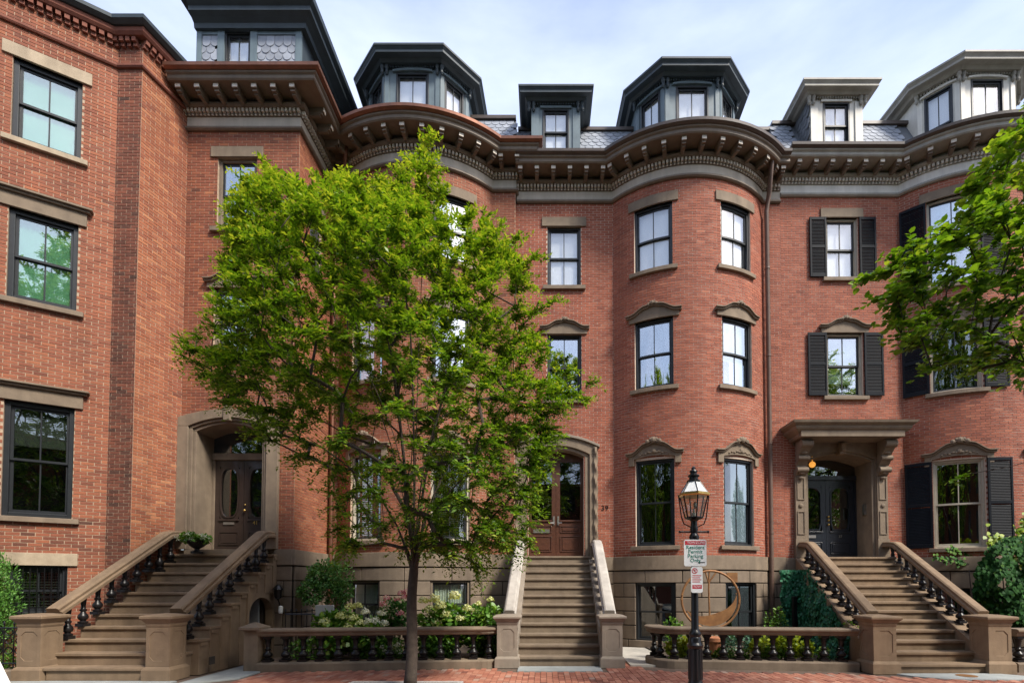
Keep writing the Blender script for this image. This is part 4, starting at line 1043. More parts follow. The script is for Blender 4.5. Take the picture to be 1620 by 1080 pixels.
# ------------------------------------------------------------------ garden balustrades
def cline(pts, d0):
    L_ = [0]
    for a, b in zip(pts[:-1], pts[1:]): L_.append(L_[-1] + (Vector(b) - Vector(a)).length)
    return L_
def balustrade(label, pts, sp, zt=.80, mt='brownstone', start=.15):
    T = thing('garden_balustrade', label, 'balustrade', (pts[0][0], pts[0][1], 0))
    pf = lambda o: offpoly(pts, o)
    def sw(name, prof, m_): mb = MB(); mb.sweep(pf, prof); return build(name, mb, m_, T, bevel=.008)
    sw('plinth', [(-.17, -.05), (.17, -.05), (.17, .14), (.14, .165), (-.14, .165), (-.17, .14)], mt)
    sw('cap_rail', [(-.13, zt - .14), (.13, zt - .14), (.15, zt - .11), (.15, zt - .08), (.19, zt - .05), (.19, zt - .015), (.15, zt), (-.15, zt), (-.19, zt - .015), (-.19, zt - .05), (-.15, zt - .08), (-.15, zt - .11)], mt)
    for x, y, a in walkpath(pts, sp, start): baluster(T, x, y, .163, zt - .138, a, 1.0)
    return T
arcp = lambda cx, cy, r, a0, a1, n: [(cx + r * cos(lerp(a0, a1, k / n)), cy + r * sin(lerp(a0, a1, k / n))) for k in range(n + 1)]
balustrade('low balustrade with black urn balusters in front of the hydrangea bed', [(-5.42, 9.72), (-1.35, 10.12)] + arcp(-1.27, 10.42, .3, -pi / 2 + .15, -.05, 6), .325, start=.14)
balustrade('low balustrade with rounded end around the chartreuse flower bed', [(2.32, 10.75)] + arcp(2.72, 10.55, .42, pi - .3, pi * 1.5 - .03, 8) + [(2.8, 10.13), (6.0, 9.78)], .315, start=.12)
mb = MB(); mb.box(-5.66, -5.40, 9.58, 9.84, 0, .76); P1 = build('balustrade_end_post', mb, 'brownstone', bevel=.01); tag(P1, 'plain square brownstone post at the left end of the hydrangea balustrade', 'post')
mb = MB(); mb.grid([[(-5.53 + s_ * i, 9.71 + s_ * j, z) for i, j in ((-1, -1), (1, -1), (1, 1), (-1, 1))] for s_, z in ((.14, .762), (.2, .79), (.2, .83), (.02, .92))], True, True); build('cap', mb, 'brownstone', P1)
balustrade('low balustrade stub at the right edge beyond the right stoop', [(8.95, 9.75), (11.2, 9.75)], .32, start=.16)
# left iron fence
def iron_fence(label, p0, p1, h_, sp, ornate=False, z0=0.0):
    T = thing('iron_fence', label, 'fence', (p0[0], p0[1], 0)); a, b = Vector((*p0, 0)), Vector((*p1, 0)); Ln = (b - a).length
    for z in (z0 + .12, z0 + h_ - .12):
        mb = MB(); mb.tube([a + Vector((0, 0, z)), b + Vector((0, 0, z))], .016, 6); build('rail', mb, 'iron', T)
    mb = MB(); mb.lathe([(.010, z0), (.010, z0 + h_ - .06), (.02, z0 + h_ - .05), (.014, z0 + h_ - .02), (.002, z0 + h_)], seg=6); me = meshof(mb, 'iron')
    k = 0.0
    while k <= Ln:
        p = a.lerp(b, k / Ln); link('picket', me, T, p); k += sp
    if ornate:
        mb = MB(); k = sp / 2
        while k < Ln:
            c = a.lerp(b, k / Ln)
            for zz, r_ in ((.3, .06), (.45, .05), (.58, .06)):
                mb.tube([c + (b - a).normalized() * (r_ * cos(q)) + Vector((0, 0, z0 + zz * h_ / .75 + r_ * sin(q))) for q in [2 * pi * i / 10 for i in range(11)]], .010, 5)
            k += sp
        build('scrollwork', mb, 'iron', T)
    return T
iron_fence('ornate black iron fence at the left edge beside the left newel', (-10.9, 8.75), (-9.05, 8.95), .86, .16, True, .14)
mb = MB(); mb.grid([[(x, y, z) for x, y in ((-11, 8.6), (-9.0, 8.82), (-9.0, 9.08), (-11, 8.9))] for z in (-.05, .15)], True, True); tag(build('fence_kerb', mb, 'brownstone', bevel=.01), 'low stone kerb carrying the ornate iron fence', 'kerb')
iron_fence('plain black iron railing in front of the area beside the left stoop', (-5.6, 11.0), (-4.3, 11.15), 1.12, .11)
iron_fence('sloping dark handrail fence going down beside the grey plaque', (-4.3, 11.2), (-3.6, 11.3), 1.0, .13)
mb = MB(); mb.box(-4.95, -4.55, 10.98, 11.02, .82, 1.2); mb.box(-4.77, -4.73, 11.0, 11.02, 0, .82); tag(build('notice_plaque', mb, 'plaque_grey', bevel=.01), 'blank grey plaque fixed to the iron railing', 'plaque')
# ------------------------------------------------------------------ gas lamp with signs
lx, ly = PX(1099, 950, 7.5), 7.5
LAMP = thing('street_lamp', 'black cast iron gas lamp post with glass lantern on the brick sidewalk', 'street lamp', (lx, ly, 0))
mb = MB(); mb.lathe([(.17, 0), (.17, .12), (.13, .16), (.105, .20), (.098, .24), (.096, .70), (.115, .72), (.118, .75), (.10, .77), (.085, .80), (.09, .84), (.075, .87), (.088, .90), (.088, .93), (.066, .96), (.054, 1.0), (.046, 2.25), (.06, 2.29), (.075, 2.34), (.06, 2.38), (.045, 2.40), (.06, 2.46), (.05, 2.50), (.045, 2.58)], (lx, ly, 0), 18)
for k in range(12):
    a = 2 * pi * k / 12; mb.tube([(lx + .097 * cos(a), ly + .097 * sin(a), .25), (lx + .095 * cos(a), ly + .095 * sin(a), .69)], .012, 5)
build('post', mb, 'iron', LAMP, smooth=True)
mb = MB(); mb.tube([(lx - .21, ly, 2.42), (lx + .21, ly, 2.42)], .013, 8); mb.lump((lx - .21, ly, 2.42), .02); mb.lump((lx + .21, ly, 2.42), .02); build('ladder_bar', mb, 'iron', LAMP, smooth=True)
def hexr(r, z, n=6, ph=R(30)): return [(lx + r * cos(ph + 2 * pi * k / n), ly + r * sin(ph + 2 * pi * k / n), z) for k in range(n)]
mb = MB()
b0, b1, b2 = hexr(.13, 2.63), hexr(.205, 2.95), hexr(.085, 3.175)
for a_, b_ in zip(b0, b1): mb.tube([a_, b_], .010, 6)
for k in range(6): mb.tube([b0[k], b0[(k + 1) % 6]], .011, 6); mb.tube([b2[k], b2[(k + 1) % 6]], .010, 6)
for a_, b_ in zip(b1, b2): mb.tube([(a_[0], a_[1], 2.99), b_], .010, 6)
mb.lathe([(.03, 2.56), (.07, 2.6), (.13, 2.62), (.05, 2.622)], (lx, ly, 0), 12)
for sx in (-1, 1): mb.tube([(lx + sx * .045, ly, 2.49), (lx + sx * .15, ly, 2.54), (lx + sx * .185, ly, 2.64), (lx + sx * .225, ly, 2.96)], .009, 6)
build('lantern_frame', mb, 'iron', LAMP)
mb = MB(); mb.grid([hexr(.215, 2.945), hexr(.235, 2.96), hexr(.235, 2.99), hexr(.20, 2.995)], True, True); build('lantern_rim', mb, 'brass', LAMP)
for k in range(6):
    j = (k + 1) % 6
    mb = MB(); mb.face([b0[k], b0[j], b1[j], b1[k]]); build('pane', mb, 'lamp_glass', LAMP)
    mb = MB(); q0, q1 = (b1[k][0], b1[k][1], 3.0), (b1[j][0], b1[j][1], 3.0); mb.face([q0, q1, b2[j], b2[k]]); build('roof_pane', mb, 'sign_white', LAMP)
mb = MB(); mb.lathe([(.10, 3.17), (.10, 3.185), (.065, 3.20), (.065, 3.235), (.085, 3.25), (.085, 3.265), (.05, 3.28), (.048, 3.31), (.062, 3.32), (.056, 3.335), (.03, 3.345), (.026, 3.36), (.036, 3.37), (.024, 3.385), (.008, 3.40)], (lx, ly, 0), 14); build('finial', mb, 'iron', LAMP, smooth=True)
mb = MB(); mb.lathe([(.03, 2.63), (.03, 2.70), (.012, 2.72), (.012, 2.77)], (lx, ly, 0), 10); mb.lump((lx + .02, ly, 2.82), .028, (1, 1, 2)); build('burner', mb, 'nickel', LAMP, smooth=True)
def sign_plate(x0, x1, z0, z1, y, name, label):
    mb = MB(); c = .02; o = [(x0 + c, z0), (x1 - c, z0), (x1, z0 + c), (x1, z1 - c), (x1 - c, z1), (x0 + c, z1), (x0, z1 - c), (x0, z0 + c)]
    mb.grid([[(x, y + .004, z) for x, z in o], [(x, y, z) for x, z in o]], True, True)
    return tag(build(name, mb, 'sign_white'), label, 'sign')
ys = ly - .085
x0, z1 = P(1082, 853, ys); x1, z0 = P(1118, 895, ys)
SG = sign_plate(x0, x1, z0, z1, ys, 'parking_sign', 'white resident permit parking sign with green letters on the lamp post')
mb = MB(); mb.box(x0 + .015, x1 - .015, ys - .003, ys - .0005, z1 - .075, z1 - .018); build('red_band', mb, 'sign_red', SG)
text_mesh('lettering', 'TOW', .05, 'sign_white', SG, ((x0 * .68 + x1 * .32), ys - .004, z1 - .046), depth=.001); text_mesh('lettering', 'ZONE', .05, 'sign_white', SG, ((x0 * .28 + x1 * .72), ys - .004, z1 - .046), depth=.001)
for k, tx in enumerate(('Resident', 'Permit', 'Parking', 'Only')): text_mesh('lettering', tx, .078, 'sign_green', SG, ((x0 + x1) / 2, ys - .003, z1 - .115 - .064 * k), depth=.001)
mb = MB(); ax, az = x1 - .10, z0 + .055; mb.box(ax, ax + .075, ys - .003, ys - .0005, az - .006, az + .006); mb.face([(ax - .03, ys - .003, az), (ax + .005, ys - .003, az + .022), (ax + .005, ys - .003, az - .022)]); build('arrow', mb, 'black_paint', SG)
x0, z1 = P(1093, 896, ys); x1, z0 = P(1112, 937, ys)
SG = sign_plate(x0, x1, z0, z1, ys, 'street_cleaning_sign', 'narrow white and red sign below the resident parking sign')
cx = (x0 + x1) / 2; mb = MB(); ring = lambda r: [(x0 + .055 + r * cos(2 * pi * k / 20), ys - .003, z1 - .06 + r * sin(2 * pi * k / 20)) for k in range(21)]
mb.grid([ring(.042), ring(.032)]); a = .03 * .7; mb.face([(x0 + .055 - a, ys - .0035, z1 - .06 + a + .006), (x0 + .055 - a - .006, ys - .0035, z1 - .06 + a), (x0 + .055 + a, ys - .0035, z1 - .06 - a - .006), (x0 + .055 + a + .006, ys - .0035, z1 - .06 - a)]); build('no_parking_symbol', mb, 'sign_red', SG)
text_mesh('lettering', 'P', .05, 'sign_red', SG, (x0 + .055, ys - .003, z1 - .06), depth=.0006)
mb = MB()
for k in range(4): mb.box(x0 + .02, x1 - .02 - .02 * (k % 2), ys - .002, ys - .0005, z1 - .135 - .03 * k, z1 - .123 - .03 * k)
build('small_print', mb, 'sign_red', SG)
mb = MB(); mb.box(x0 + .02, x1 - .015, ys - .002, ys - .0005, z0 + .06, z0 + .115); build('red_block', mb, 'sign_red', SG); text_mesh('lettering', 'TOW', .045, 'sign_white', SG, (cx, ys - .003, z0 + .087), depth=.0006)

# ------------------------------------------------------------------ ring sculpture
cx, cz = P(1124, 948, 11.6); cy = 11.6; rr = .66
T = thing('ring_sculpture', 'rusty metal ring sculpture with a crescent standing behind the chartreuse bed', 'sculpture', (cx, cy, 0))
mb = MB(); mb.tube([(cx + rr * cos(2 * pi * k / 40), cy, cz + rr * sin(2 * pi * k / 40)) for k in range(41)], .028, 8); build('ring', mb, 'rust_metal', T, smooth=True)
mb = MB(); mb.tube([(cx - .02, cy, cz + rr), (cx - .04, cy, cz + .25), (cx + .0, cy, 0)], .02, 8); mb.tube([(cx - .03, cy, cz + .35), (cx - .12, cy, cz + .66)], .018, 8); mb.tube([(cx - .03, cy, cz + .4), (cx + .16, cy, cz + .66)], .018, 8); mb.tube([(cx + .1, cy, cz - .64), (cx + .02, cy, 0)], .02, 6); build('rod', mb, 'rust_metal', T, smooth=True)
mb = MB(); out, inn = [], []
for k in range(17):
    a = lerp(R(-155), R(15), k / 16); out.append((cx + .60 * cos(a), cz + .60 * sin(a))); q = .25 * sin(pi * k / 16); inn.append((cx + (.60 - q) * cos(a) + .02, cz + (.60 - q * 1.1) * sin(a) + .0))
rows = [[(x, cy - .02, z) for x, z in out], [(x, cy - .02, z) for x, z in inn], [(x, cy + .02, z) for x, z in inn], [(x, cy + .02, z) for x, z in out], [(x, cy - .02, z) for x, z in out]]
mb.grid(rows); build('crescent', mb, 'rust_metal', T)
mb = MB(); mb.grid([[(cx + .36, cy - .02, cz + .62), (cx + .62, cy - .02, cz + .62), (cx + .62, cy - .02, cz + .40), (cx + .50, cy - .02, cz + .40)], [(cx + .36, cy + .02, cz + .62), (cx + .62, cy + .02, cz + .62), (cx + .62, cy + .02, cz + .40), (cx + .50, cy + .02, cz + .40)]], True, True); build('plate', mb, 'rust_metal', T)

# ------------------------------------------------------------------ carriage lantern, white board, green netting
T = thing('wall_lantern', 'small dark wall lantern with a pale shade beside the archway', 'lantern', (-5.68, 11.5, 1.2))
bx, bz = P(438, 938, 11.3)
mb = MB(); mb.lathe([(.01, .2), (.05, .18), (.11, .10), (.12, .08), (.09, .07), (.075, -.1), (.03, -.13), (.01, -.16)], (bx, 11.35, bz), 10); build('body', mb, 'iron', T)
mb = MB(); mb.tube([(bx, 11.35, bz - .12), (bx + .02, 11.42, bz - .3), (bx - .02, 11.57, bz - .3)], .014, 6); build('arm', mb, 'iron', T)
mb = MB(); mb.lathe([(.035, -.45), (.05, -.42), (.05, -.3), (.03, -.28)], (bx + .04, 11.4, bz), 10); build('shade', mb, 'white_paint', T)
xa, xb, xc = PX(16, 1085, 8.3), PX(-4, 1042, 8.4), PX(-60, 1042, 8.4); za, zb_ = 0.0, PZ(1042, 8.4)
mb = MB(); mb.grid([[(xc - .1, 8.30, za), (xa, 8.30, za), (xa, 8.33, za), (xc - .1, 8.33, za)], [(xc, 8.40, zb_), (xb, 8.40, zb_), (xb, 8.43, zb_), (xc, 8.43, zb_)]], True, True)
tag(build('white_board', mb, 'sign_white', bevel=.01), 'slanted white board cut off by the bottom left corner', 'board')
def net_path(u):
    pts = [(6.28, 13.05), (6.72, 12.95), (6.60, 12.3), (6.18, 10.25)]; L_ = [0, .45, 1.1, 3.2]; q = u * 3.2
    for i in range(3):
        if q <= L_[i + 1] or i == 2: t = (q - L_[i]) / (L_[i + 1] - L_[i]); return lerp(pts[i][0], pts[i + 1][0], t), lerp(pts[i][1], pts[i + 1][1], t)
mb = MB(); nu, nv_ = 110, 60; rows = []
from mathutils import noise
for i in range(nu + 1):
    x, y = net_path(i / nu); zt = 2.02 if y > 12.6 else max(.25, 2.05 - (12.6 - y) * .60) + .05 * sin(i * 1.3); row = []
    for j in range(nv_ + 1):
        z = zt * j / nv_; n3 = noise.noise((x * 2.3, y * 2.3, z * 2.0)) * .16 + noise.noise((x * 7, y * 7, z * 3)) * .10 + noise.noise((x * 15, y * 15, z * 9)) * .04
        row.append((x - .10 + n3 - .1 * (1 - j / nv_), y - .02 + n3 * .5, z))
    rows.append(row)
HEDGE = thing('ivy_screen', 'dense blue-green ivy screen covering the side of the right stoop', 'ivy', (6.4, 12, 0)); NETP = rows
mb.grid(rows); build('backing', mb, 'net_green', HEDGE, smooth='full')
mb = MB(); x, z = P(1256, 968, 12.75); mb.box(x - .05, x + .06, 12.68, 12.78, 0, 1.35); tag(build('dark_upright', mb, 'iron', bevel=.02), 'short dark upright strip against the ivy screen', 'post')  # dark upright box for the dark slot in the green screen

# ------------------------------------------------------------------ sidewalk bricks and garden soil
mb0 = MB(); var = []
WB = (.2, .097)
for k in range(8):
    b = MB(); b.box(-WB[0] / 2, WB[0] / 2, -WB[1] / 2, WB[1] / 2, -.012, .002); var.append(meshof(b, 'brick_walk', tone=(k + .5) / 8))
cells = []
ax, ay = R(0), None
for i in range(-70, 95):
    for j in range(0, 40):
        x = i * .106; y = 6.36 + j * .212 + (.106 if i % 2 else 0)
        if y > 10.75: continue
        if y > 9.55 + (x + 5.4) * .09 and -5.7 < x < -.8: continue
        if -6.1 < x < -5.25 and 8.2 < y < 10.4: continue
        if -9.05 < x < -6.12 and y > 7.85: continue
        if x < -6.1 and y > 8.55: continue
        if -.95 < x < 1.2 and y > 9.55: continue
        if 2.0 < x < 6.1 and y > 9.85 - (x - 2.8) * .1 - .25: continue
        if 6.0 < x < 9.1 and y > 8.75 + max(0, (7.3 - x) * .3): continue
        if x > 9 and y > 9.4: continue
        if -3.22 < x < -1.32 and 7.15 < y < 8.52: continue
        cells.append((x, y))
cand = sorted([(-y * 0 + abs(in_frame((x, y, 0))[1] - 1072), k) for k, (x, y) in enumerate(cells) if 5 < in_frame((x, y, 0))[0] < 1615 and in_frame((x, y, 0))[1] < 1079])
pick = {k for _, k in cand[:300]}
for k, (x, y) in enumerate(cells):
    tn = min(.99, max(.02, rnd.gauss(.5, .2))); z = rnd.uniform(-.003, .004); a = pi / 2 + rnd.uniform(-.02, .02)
    if k in pick: link('brick', var[int(tn * 8)], walk, (x, y, z), a)
    else:
        c_, s_ = cos(a), sin(a); q = [(x + c_ * u * WB[0] / 2 - s_ * v * WB[1] / 2, y + s_ * u * WB[0] / 2 + c_ * v * WB[1] / 2) for u, v in ((-1, -1), (1, -1), (1, 1), (-1, 1))]
        t_ = [(*p, z + .002) for p in q]; d_ = [(*p, -.012) for p in q]
        mb0.face(t_, tn)
        for e in range(4): mb0.face([d_[e], d_[(e + 1) % 4], t_[(e + 1) % 4], t_[e]], tn)
o = build('brickwork', mb0, 'brick_walk', walk, nofix=True); o['kind'] = 'stuff'
def soil(label, pts, z, mt='soil'):
    mb = MB(); mb.grid([[(x, y, -.1) for x, y in pts], [(x, y, z) for x, y in pts]], True, True); o = build('garden_bed', mb, mt); o['kind'] = 'structure'; return o
soil('', [(-5.4, 9.88), (-1.1, 10.3), (-1.1, 13.4), (-5.6, 13.4), (-5.6, 10.4)], .06)
soil('', [(2.75, 10.28), (6.1, 9.95), (6.15, 13.3), (2.6, 13.0)], .06)
soil('', [(9.1, 9.6), (13, 9.6), (13, 13.6), (9.1, 13.6)], .06)
soil('', [(-12, 8.9), (-9.05, 9.1), (-8.9, 10.5), (-12, 9)], .06)
mb = MB(); mb.grid([[(x, y, z) for x, y in ((1.75, 10.2), (2.7, 10.2), (2.6, 13.0), (1.75, 13.3))] for z in (-.1, .03)], True, True); o = build('path', mb, 'concrete'); o['kind'] = 'structure'
mb = MB()
for a, b in (((-3.2, 8.44), (-1.34, 8.52)), ((-3.2, 7.12), (-1.34, 7.2))): mb.box(a[0], b[0], a[1], b[1], -.1, .03)
for a, b in (((-3.22, 7.2), (-3.14, 8.44)), ((-1.42, 7.2), (-1.34, 8.44))): mb.box(a[0], b[0], a[1], b[1], -.1, .028)
tag(build('tree_pit_edging', mb, 'granite', bevel=.008), 'granite edging of the tree pit at the bottom of the picture', 'edging')
sheet('tree_pit', -3.14, -1.42, 7.2, 8.44, -.004, 'soil')
# ------------------------------------------------------------------ leaves
def leaf_mesh(name, pos, dr, nor, ln, wd, tone, mt, parent, round_=False, kind='', droop=.0):
    pos, dr, nor = np.asarray(pos), np.asarray(dr), np.asarray(nor); n = len(pos)
    dr = dr / (np.linalg.norm(dr, axis=1, keepdims=True) + 1e-9); sd = np.cross(dr, nor); sd /= (np.linalg.norm(sd, axis=1, keepdims=True) + 1e-9); up = np.cross(sd, dr)
    ln = np.asarray(ln)[:, None]; wd = np.asarray(wd)[:, None]
    if round_:
        shape = [(0, 0, 0), (.28, .48, .10), (.70, .40, .08), (1, 0, -.06), (.70, -.40, .08), (.28, -.48, .10)]
    else: shape = [(0, 0, 0), (.45, .5, .12), (1, 0, -.08), (.45, -.5, .12)]
    k = len(shape); V = np.empty((n, k, 3))
    for i, (a, b, c) in enumerate(shape): V[:, i] = pos + dr * ln * a + sd * wd * b + up * wd * c
    org = V.reshape(-1, 3).mean(0); org[2] = V[:, :, 2].min()
    V = (V - org).reshape(-1, 3)
    me = bpy.data.meshes.new(name); me.vertices.add(n * k); me.vertices.foreach_set('co', V.ravel().astype(np.float32))
    me.loops.add(n * k); me.loops.foreach_set('vertex_index', np.arange(n * k, dtype=np.int32))
    me.polygons.add(n); me.polygons.foreach_set('loop_start', np.arange(0, n * k, k, dtype=np.int32)); me.polygons.foreach_set('loop_total', np.full(n, k, dtype=np.int32))
    me.update(calc_edges=True); me.validate()
    at = me.attributes.new('tone', 'FLOAT', 'FACE'); at.data.foreach_set('value', np.clip(np.asarray(tone), 0.01, .99).astype(np.float32))
    me.materials.append(M[mt])
    o = link(name, me, parent, org)
    if kind: o['kind'] = kind
    return o
def rv(n): v = nrs.normal(size=(n, 3)); return v / np.linalg.norm(v, axis=1, keepdims=True)
def shrub(label, c, rad, n, ln, wd, mt, name='shrub', cat='shrub', round_=False, group=None, stems=5, up=.25, tone=(.5, .2), lumps=9, z0=None, shell=.55):
    z0 = c[2] - rad[2] if z0 is None else z0
    T = thing(name, label, cat, (c[0], c[1], z0), group)
    lc = rv(lumps) * .55; lr = nrs.uniform(.38, .62, lumps)
    which = nrs.randint(0, lumps, n); d = rv(n); rr = (shell + (1 - shell) * nrs.random_sample(n)) * lr[which]
    p = lc[which] + d * rr[:, None]; pos = np.array(c) + p * np.array(rad); pos[:, 2] = np.maximum(pos[:, 2], z0 + .02)
    dr = d * .7 + rv(n) * .7 + np.array([0, 0, up - .1]); nor = d * .5 + np.array([0, 0, .8]) + rv(n) * .5
    t = nrs.normal(tone[0], tone[1], n)
    leaf_mesh('foliage', pos, dr, nor, nrs.uniform(.7, 1.2, n) * ln, nrs.uniform(.7, 1.2, n) * wd, t, mt, T, round_, 'stuff')
    mb = MB()
    for k in range(stems):
        q = lc[k % lumps] * np.array(rad) * .8 + np.array(c); b = (c[0] + .15 * rad[0] * cos(k * 2.4), c[1] + .15 * rad[1] * sin(k * 2.4), z0)
        mb.tube([b, ((b[0] + q[0]) / 2, (b[1] + q[1]) / 2, (b[2] + q[2]) / 2 + .03), tuple(q)], [.014, .01, .005], 5)
    build('stems', mb, 'bark', T)
    return T
def bloom(T, c, r, mt, n=90):
    d = rv(n); d[:, 2] = np.abs(d[:, 2]) * 1.0 - .35; d /= np.linalg.norm(d, axis=1, keepdims=True)
    pos = np.array(c) + d * r * nrs.uniform(.75, 1, n)[:, None]
    leaf_mesh('bloom', pos, rv(n), d + .3 * rv(n), np.full(n, r * .42), np.full(n, r * .42), nrs.normal(.5, .2, n) + .25 * d[:, 2], mt, T, True)

# ------------------------------------------------------------------ trees
class Skel:
    def __init__(s): s.p = []; s.par = []
    def add(s, p, par): s.p.append(Vector(p)); s.par.append(par); return len(s.p) - 1
    def chain(s, start, pts):
        k = start
        for p in pts: k = s.add(p, k)
        return k
def in_poly(x, y, poly):
    c = False; j = len(poly) - 1
    for i in range(len(poly)):
        xi, yi = poly[i]; xj, yj = poly[j]
        if (yi > y) != (yj > y) and x < (xj - xi) * (y - yi) / (yj - yi) + xi: c = not c
        j = i
    return c
def edge_dist(x, y, poly):
    best = 1e9; P_ = Vector((x, y))
    for i in range(len(poly)):
        a, b = Vector(poly[i - 1]), Vector(poly[i]); t = max(0, min(1, (P_ - a).dot(b - a) / max((b - a).length_squared, 1e-6))); best = min(best, (P_ - a.lerp(b, t)).length)
    return best
def grow(sk, anchors, root, seg=.32, rs=None):
    order = sorted(anchors, key=lambda a: (Vector(a) - root).length); tips = []
    P_ = np.array([list(p) for p in sk.p])
    for a in order:
        A = np.array(a); d = np.linalg.norm(P_ - A, axis=1); da = np.linalg.norm(A - np.array(root)); dn = np.linalg.norm(P_ - np.array(root), axis=1)
        cost = d + np.where(dn > da - .05, 5, 0) + np.maximum(0, P_[:, 2] - A[2] + .05) * .8
        k = int(np.argmin(cost)); b = sk.p[k]; v = Vector(a) - b; n = max(1, int(v.length / seg)); new = []; kk = k
        for i in range(1, n + 1):
            t = i / n; q = b + v * t + Vector((0, 0, .10 * v.length * sin(pi * t))) * .6 + Vector((rnd.uniform(-1, 1), rnd.uniform(-1, 1), rnd.uniform(-1, 1))) * (.035 if i < n else 0)
            kk = sk.add(q, kk); new.append(list(q))
        P_ = np.vstack([P_, np.array(new)]); tips.append((kk, (Vector(a) - b).normalized()))
    return tips
def skel_mesh(sk, tip_r, expo, fixed=None):
    n = len(sk.p); cnt = [0] * n; ch = [0] * n
    for i in range(n):
        if sk.par[i] >= 0: ch[sk.par[i]] += 1
    for i in range(n - 1, -1, -1):
        if ch[i] == 0: cnt[i] = max(cnt[i], 1)
        if sk.par[i] >= 0: cnt[sk.par[i]] += cnt[i]
    rad = [tip_r * c ** expo for c in cnt]
    if fixed:
        for k, r in fixed.items(): rad[k] = r
    return rad
def tubes(sk, rad, idx):
    mb = MB()
    for i in idx:
        j = sk.par[i]
        if j < 0: continue
        ra, rb = min(rad[j], rad[i] * 1.35), rad[i]; seg = 9 if rb > .05 else 6 if rb > .015 else 4
        mb.tube([sk.p[j], sk.p[i]], [ra, rb], seg)
    return mb
def sprays(tips, sk, ntw, tl, nlf, ln, wd, hang, tonef, rootp, big=False):
    pos, dr, nor, L_, W_, tn = [], [], [], [], [], []
    for k, d0 in tips:
        a = sk.p[k]; out = (a - rootp); out.normalize()
        for q in range(ntw):
            d = (d0 * .5 + out * .6 + Vector((rnd.gauss(0, .55), rnd.gauss(0, .55), rnd.gauss(.12, .35)))).normalized()
            l_ = tl * rnd.uniform(.6, 1.2); s_ = d.cross(Vector((0, 0, 1)));
            if s_.length < .1: s_ = Vector((1, 0, 0))
            s_.normalize(); base = a - d * l_ * .35
            for m_ in range(nlf):
                t = (m_ + rnd.random() * .5) / nlf; p = base + d * (l_ * t) + Vector((0, 0, -hang * l_ * t * t)); sg = 1 if m_ % 2 else -1
                ld = d * .6 + s_ * sg * .85 + Vector((rnd.gauss(0, .22), rnd.gauss(0, .22), rnd.gauss(-.12, .25)))
                nv = Vector((rnd.gauss(0, .4), rnd.gauss(0, .4), 1)) + out * .35
                pos.append(p); dr.append(ld); nor.append(nv); f = rnd.uniform(.55, 1.2); L_.append(ln * f); W_.append(wd * f); tn.append(tonef(p, t))
    return [np.array([list(v) for v in x]) for x in (pos, dr, nor)] + [np.array(L_), np.array(W_), np.array(tn)]

# the street tree in the middle
D0 = 8.05
tx = PX(648, 1080, D0); FK = Vector((PX(655, 905, D0), D0, PZ(905, D0)))
POLY = [(315, 556), (352, 522), (372, 470), (380, 400), (386, 345), (412, 312), (432, 290), (462, 305), (500, 308), (550, 296), (600, 318), (640, 285), (658, 258), (678, 240), (690, 285), (708, 345), (760, 365), (806, 385), (824, 430), (848, 480), (842, 540), (880, 582), (918, 602), (892, 648), (858, 716), (848, 790), (828, 858), (790, 888), (740, 905), (705, 885), (640, 868), (590, 858), (560, 875), (525, 840), (505, 762), (450, 722), (400, 680), (350, 618), (318, 578)]
def anchors_in(poly, n, d0, thick, keep, seed):
    rr = random.Random(seed); xs, ys_ = [p[0] for p in poly], [p[1] for p in poly]; res = []; tries = 0
    while len(res) < n and tries < n * 60:
        tries += 1; x, y = rr.uniform(min(xs), max(xs)), rr.uniform(min(ys_), max(ys_))
        if not in_poly(x, y, poly) or rr.random() > keep(x, y): continue
        e = edge_dist(x, y, poly) * d0 / F; h_ = min(thick, .25 + 1.25 * e); u = rr.uniform(-1, 1); u = math.copysign(abs(u) ** .6, u)
        d = d0 + u * h_; X, Z = P(x, y, d0); res.append(Vector((X, d, Z)))
    return res
sk = Skel(); k = sk.add((tx, D0, -.06), -1); fixed = {0: .125}
for t in (.12, .3, .5, .7, .85, 1.0):
    k = sk.add((lerp(tx, FK.x, t) + .02 * sin(t * 6), D0, lerp(0, FK.z, t)), k); fixed[k] = lerp(.088, .072, t)
ntr = len(sk.p); fork = k
for px_, py_, dy in ((500, 700, -.3), (560, 560, .5), (610, 640, -.7), (640, 480, .3), (668, 420, .0), (715, 520, .7), (725, 620, -.6), (770, 600, .2), (800, 720, -.5), (600, 760, .8), (700, 700, 1.0), (650, 600, -1.1)):
    X, Z = P(px_, py_, D0); tgt = Vector((X, D0 + dy, Z)); b = sk.p[fork]; v = tgt - b
    sk.chain(fork, [b + v * t + Vector((v.x * -.18 * sin(pi * t), 0, .10 * v.length * sin(pi * t) * .5)) for t in (.15, .3, .45, .6, .75, .9, 1.0)])
keep = lambda x, y:   .42 if (y > 690 and 430 < x < 690) else .65 if (y > 640 and 440 < x < 740) else .95 if y > 760 else 1.0
AN = anchors_in(POLY, 1330, D0, 2.3, keep, 5)
for px_, py_ in ((680, 222), (664, 235), (645, 255), (428, 272), (545, 282), (608, 300), (768, 350), (815, 370), (308, 550), (935, 600), (920, 628), (845, 420), (870, 478), (492, 300), (704, 318), (456, 292), (575, 298)):
    X, Z = P(px_, py_, D0); AN.append(Vector((X, D0 + rnd.uniform(-.25, .25), Z)))
tips = grow(sk, AN, sk.p[fork], .3)
rad = skel_mesh(sk, .0048, .43, fixed)
TREE = thing('street_tree', 'leafy green street tree with slim trunk in front of number 41', 'tree', (tx, D0, 0))
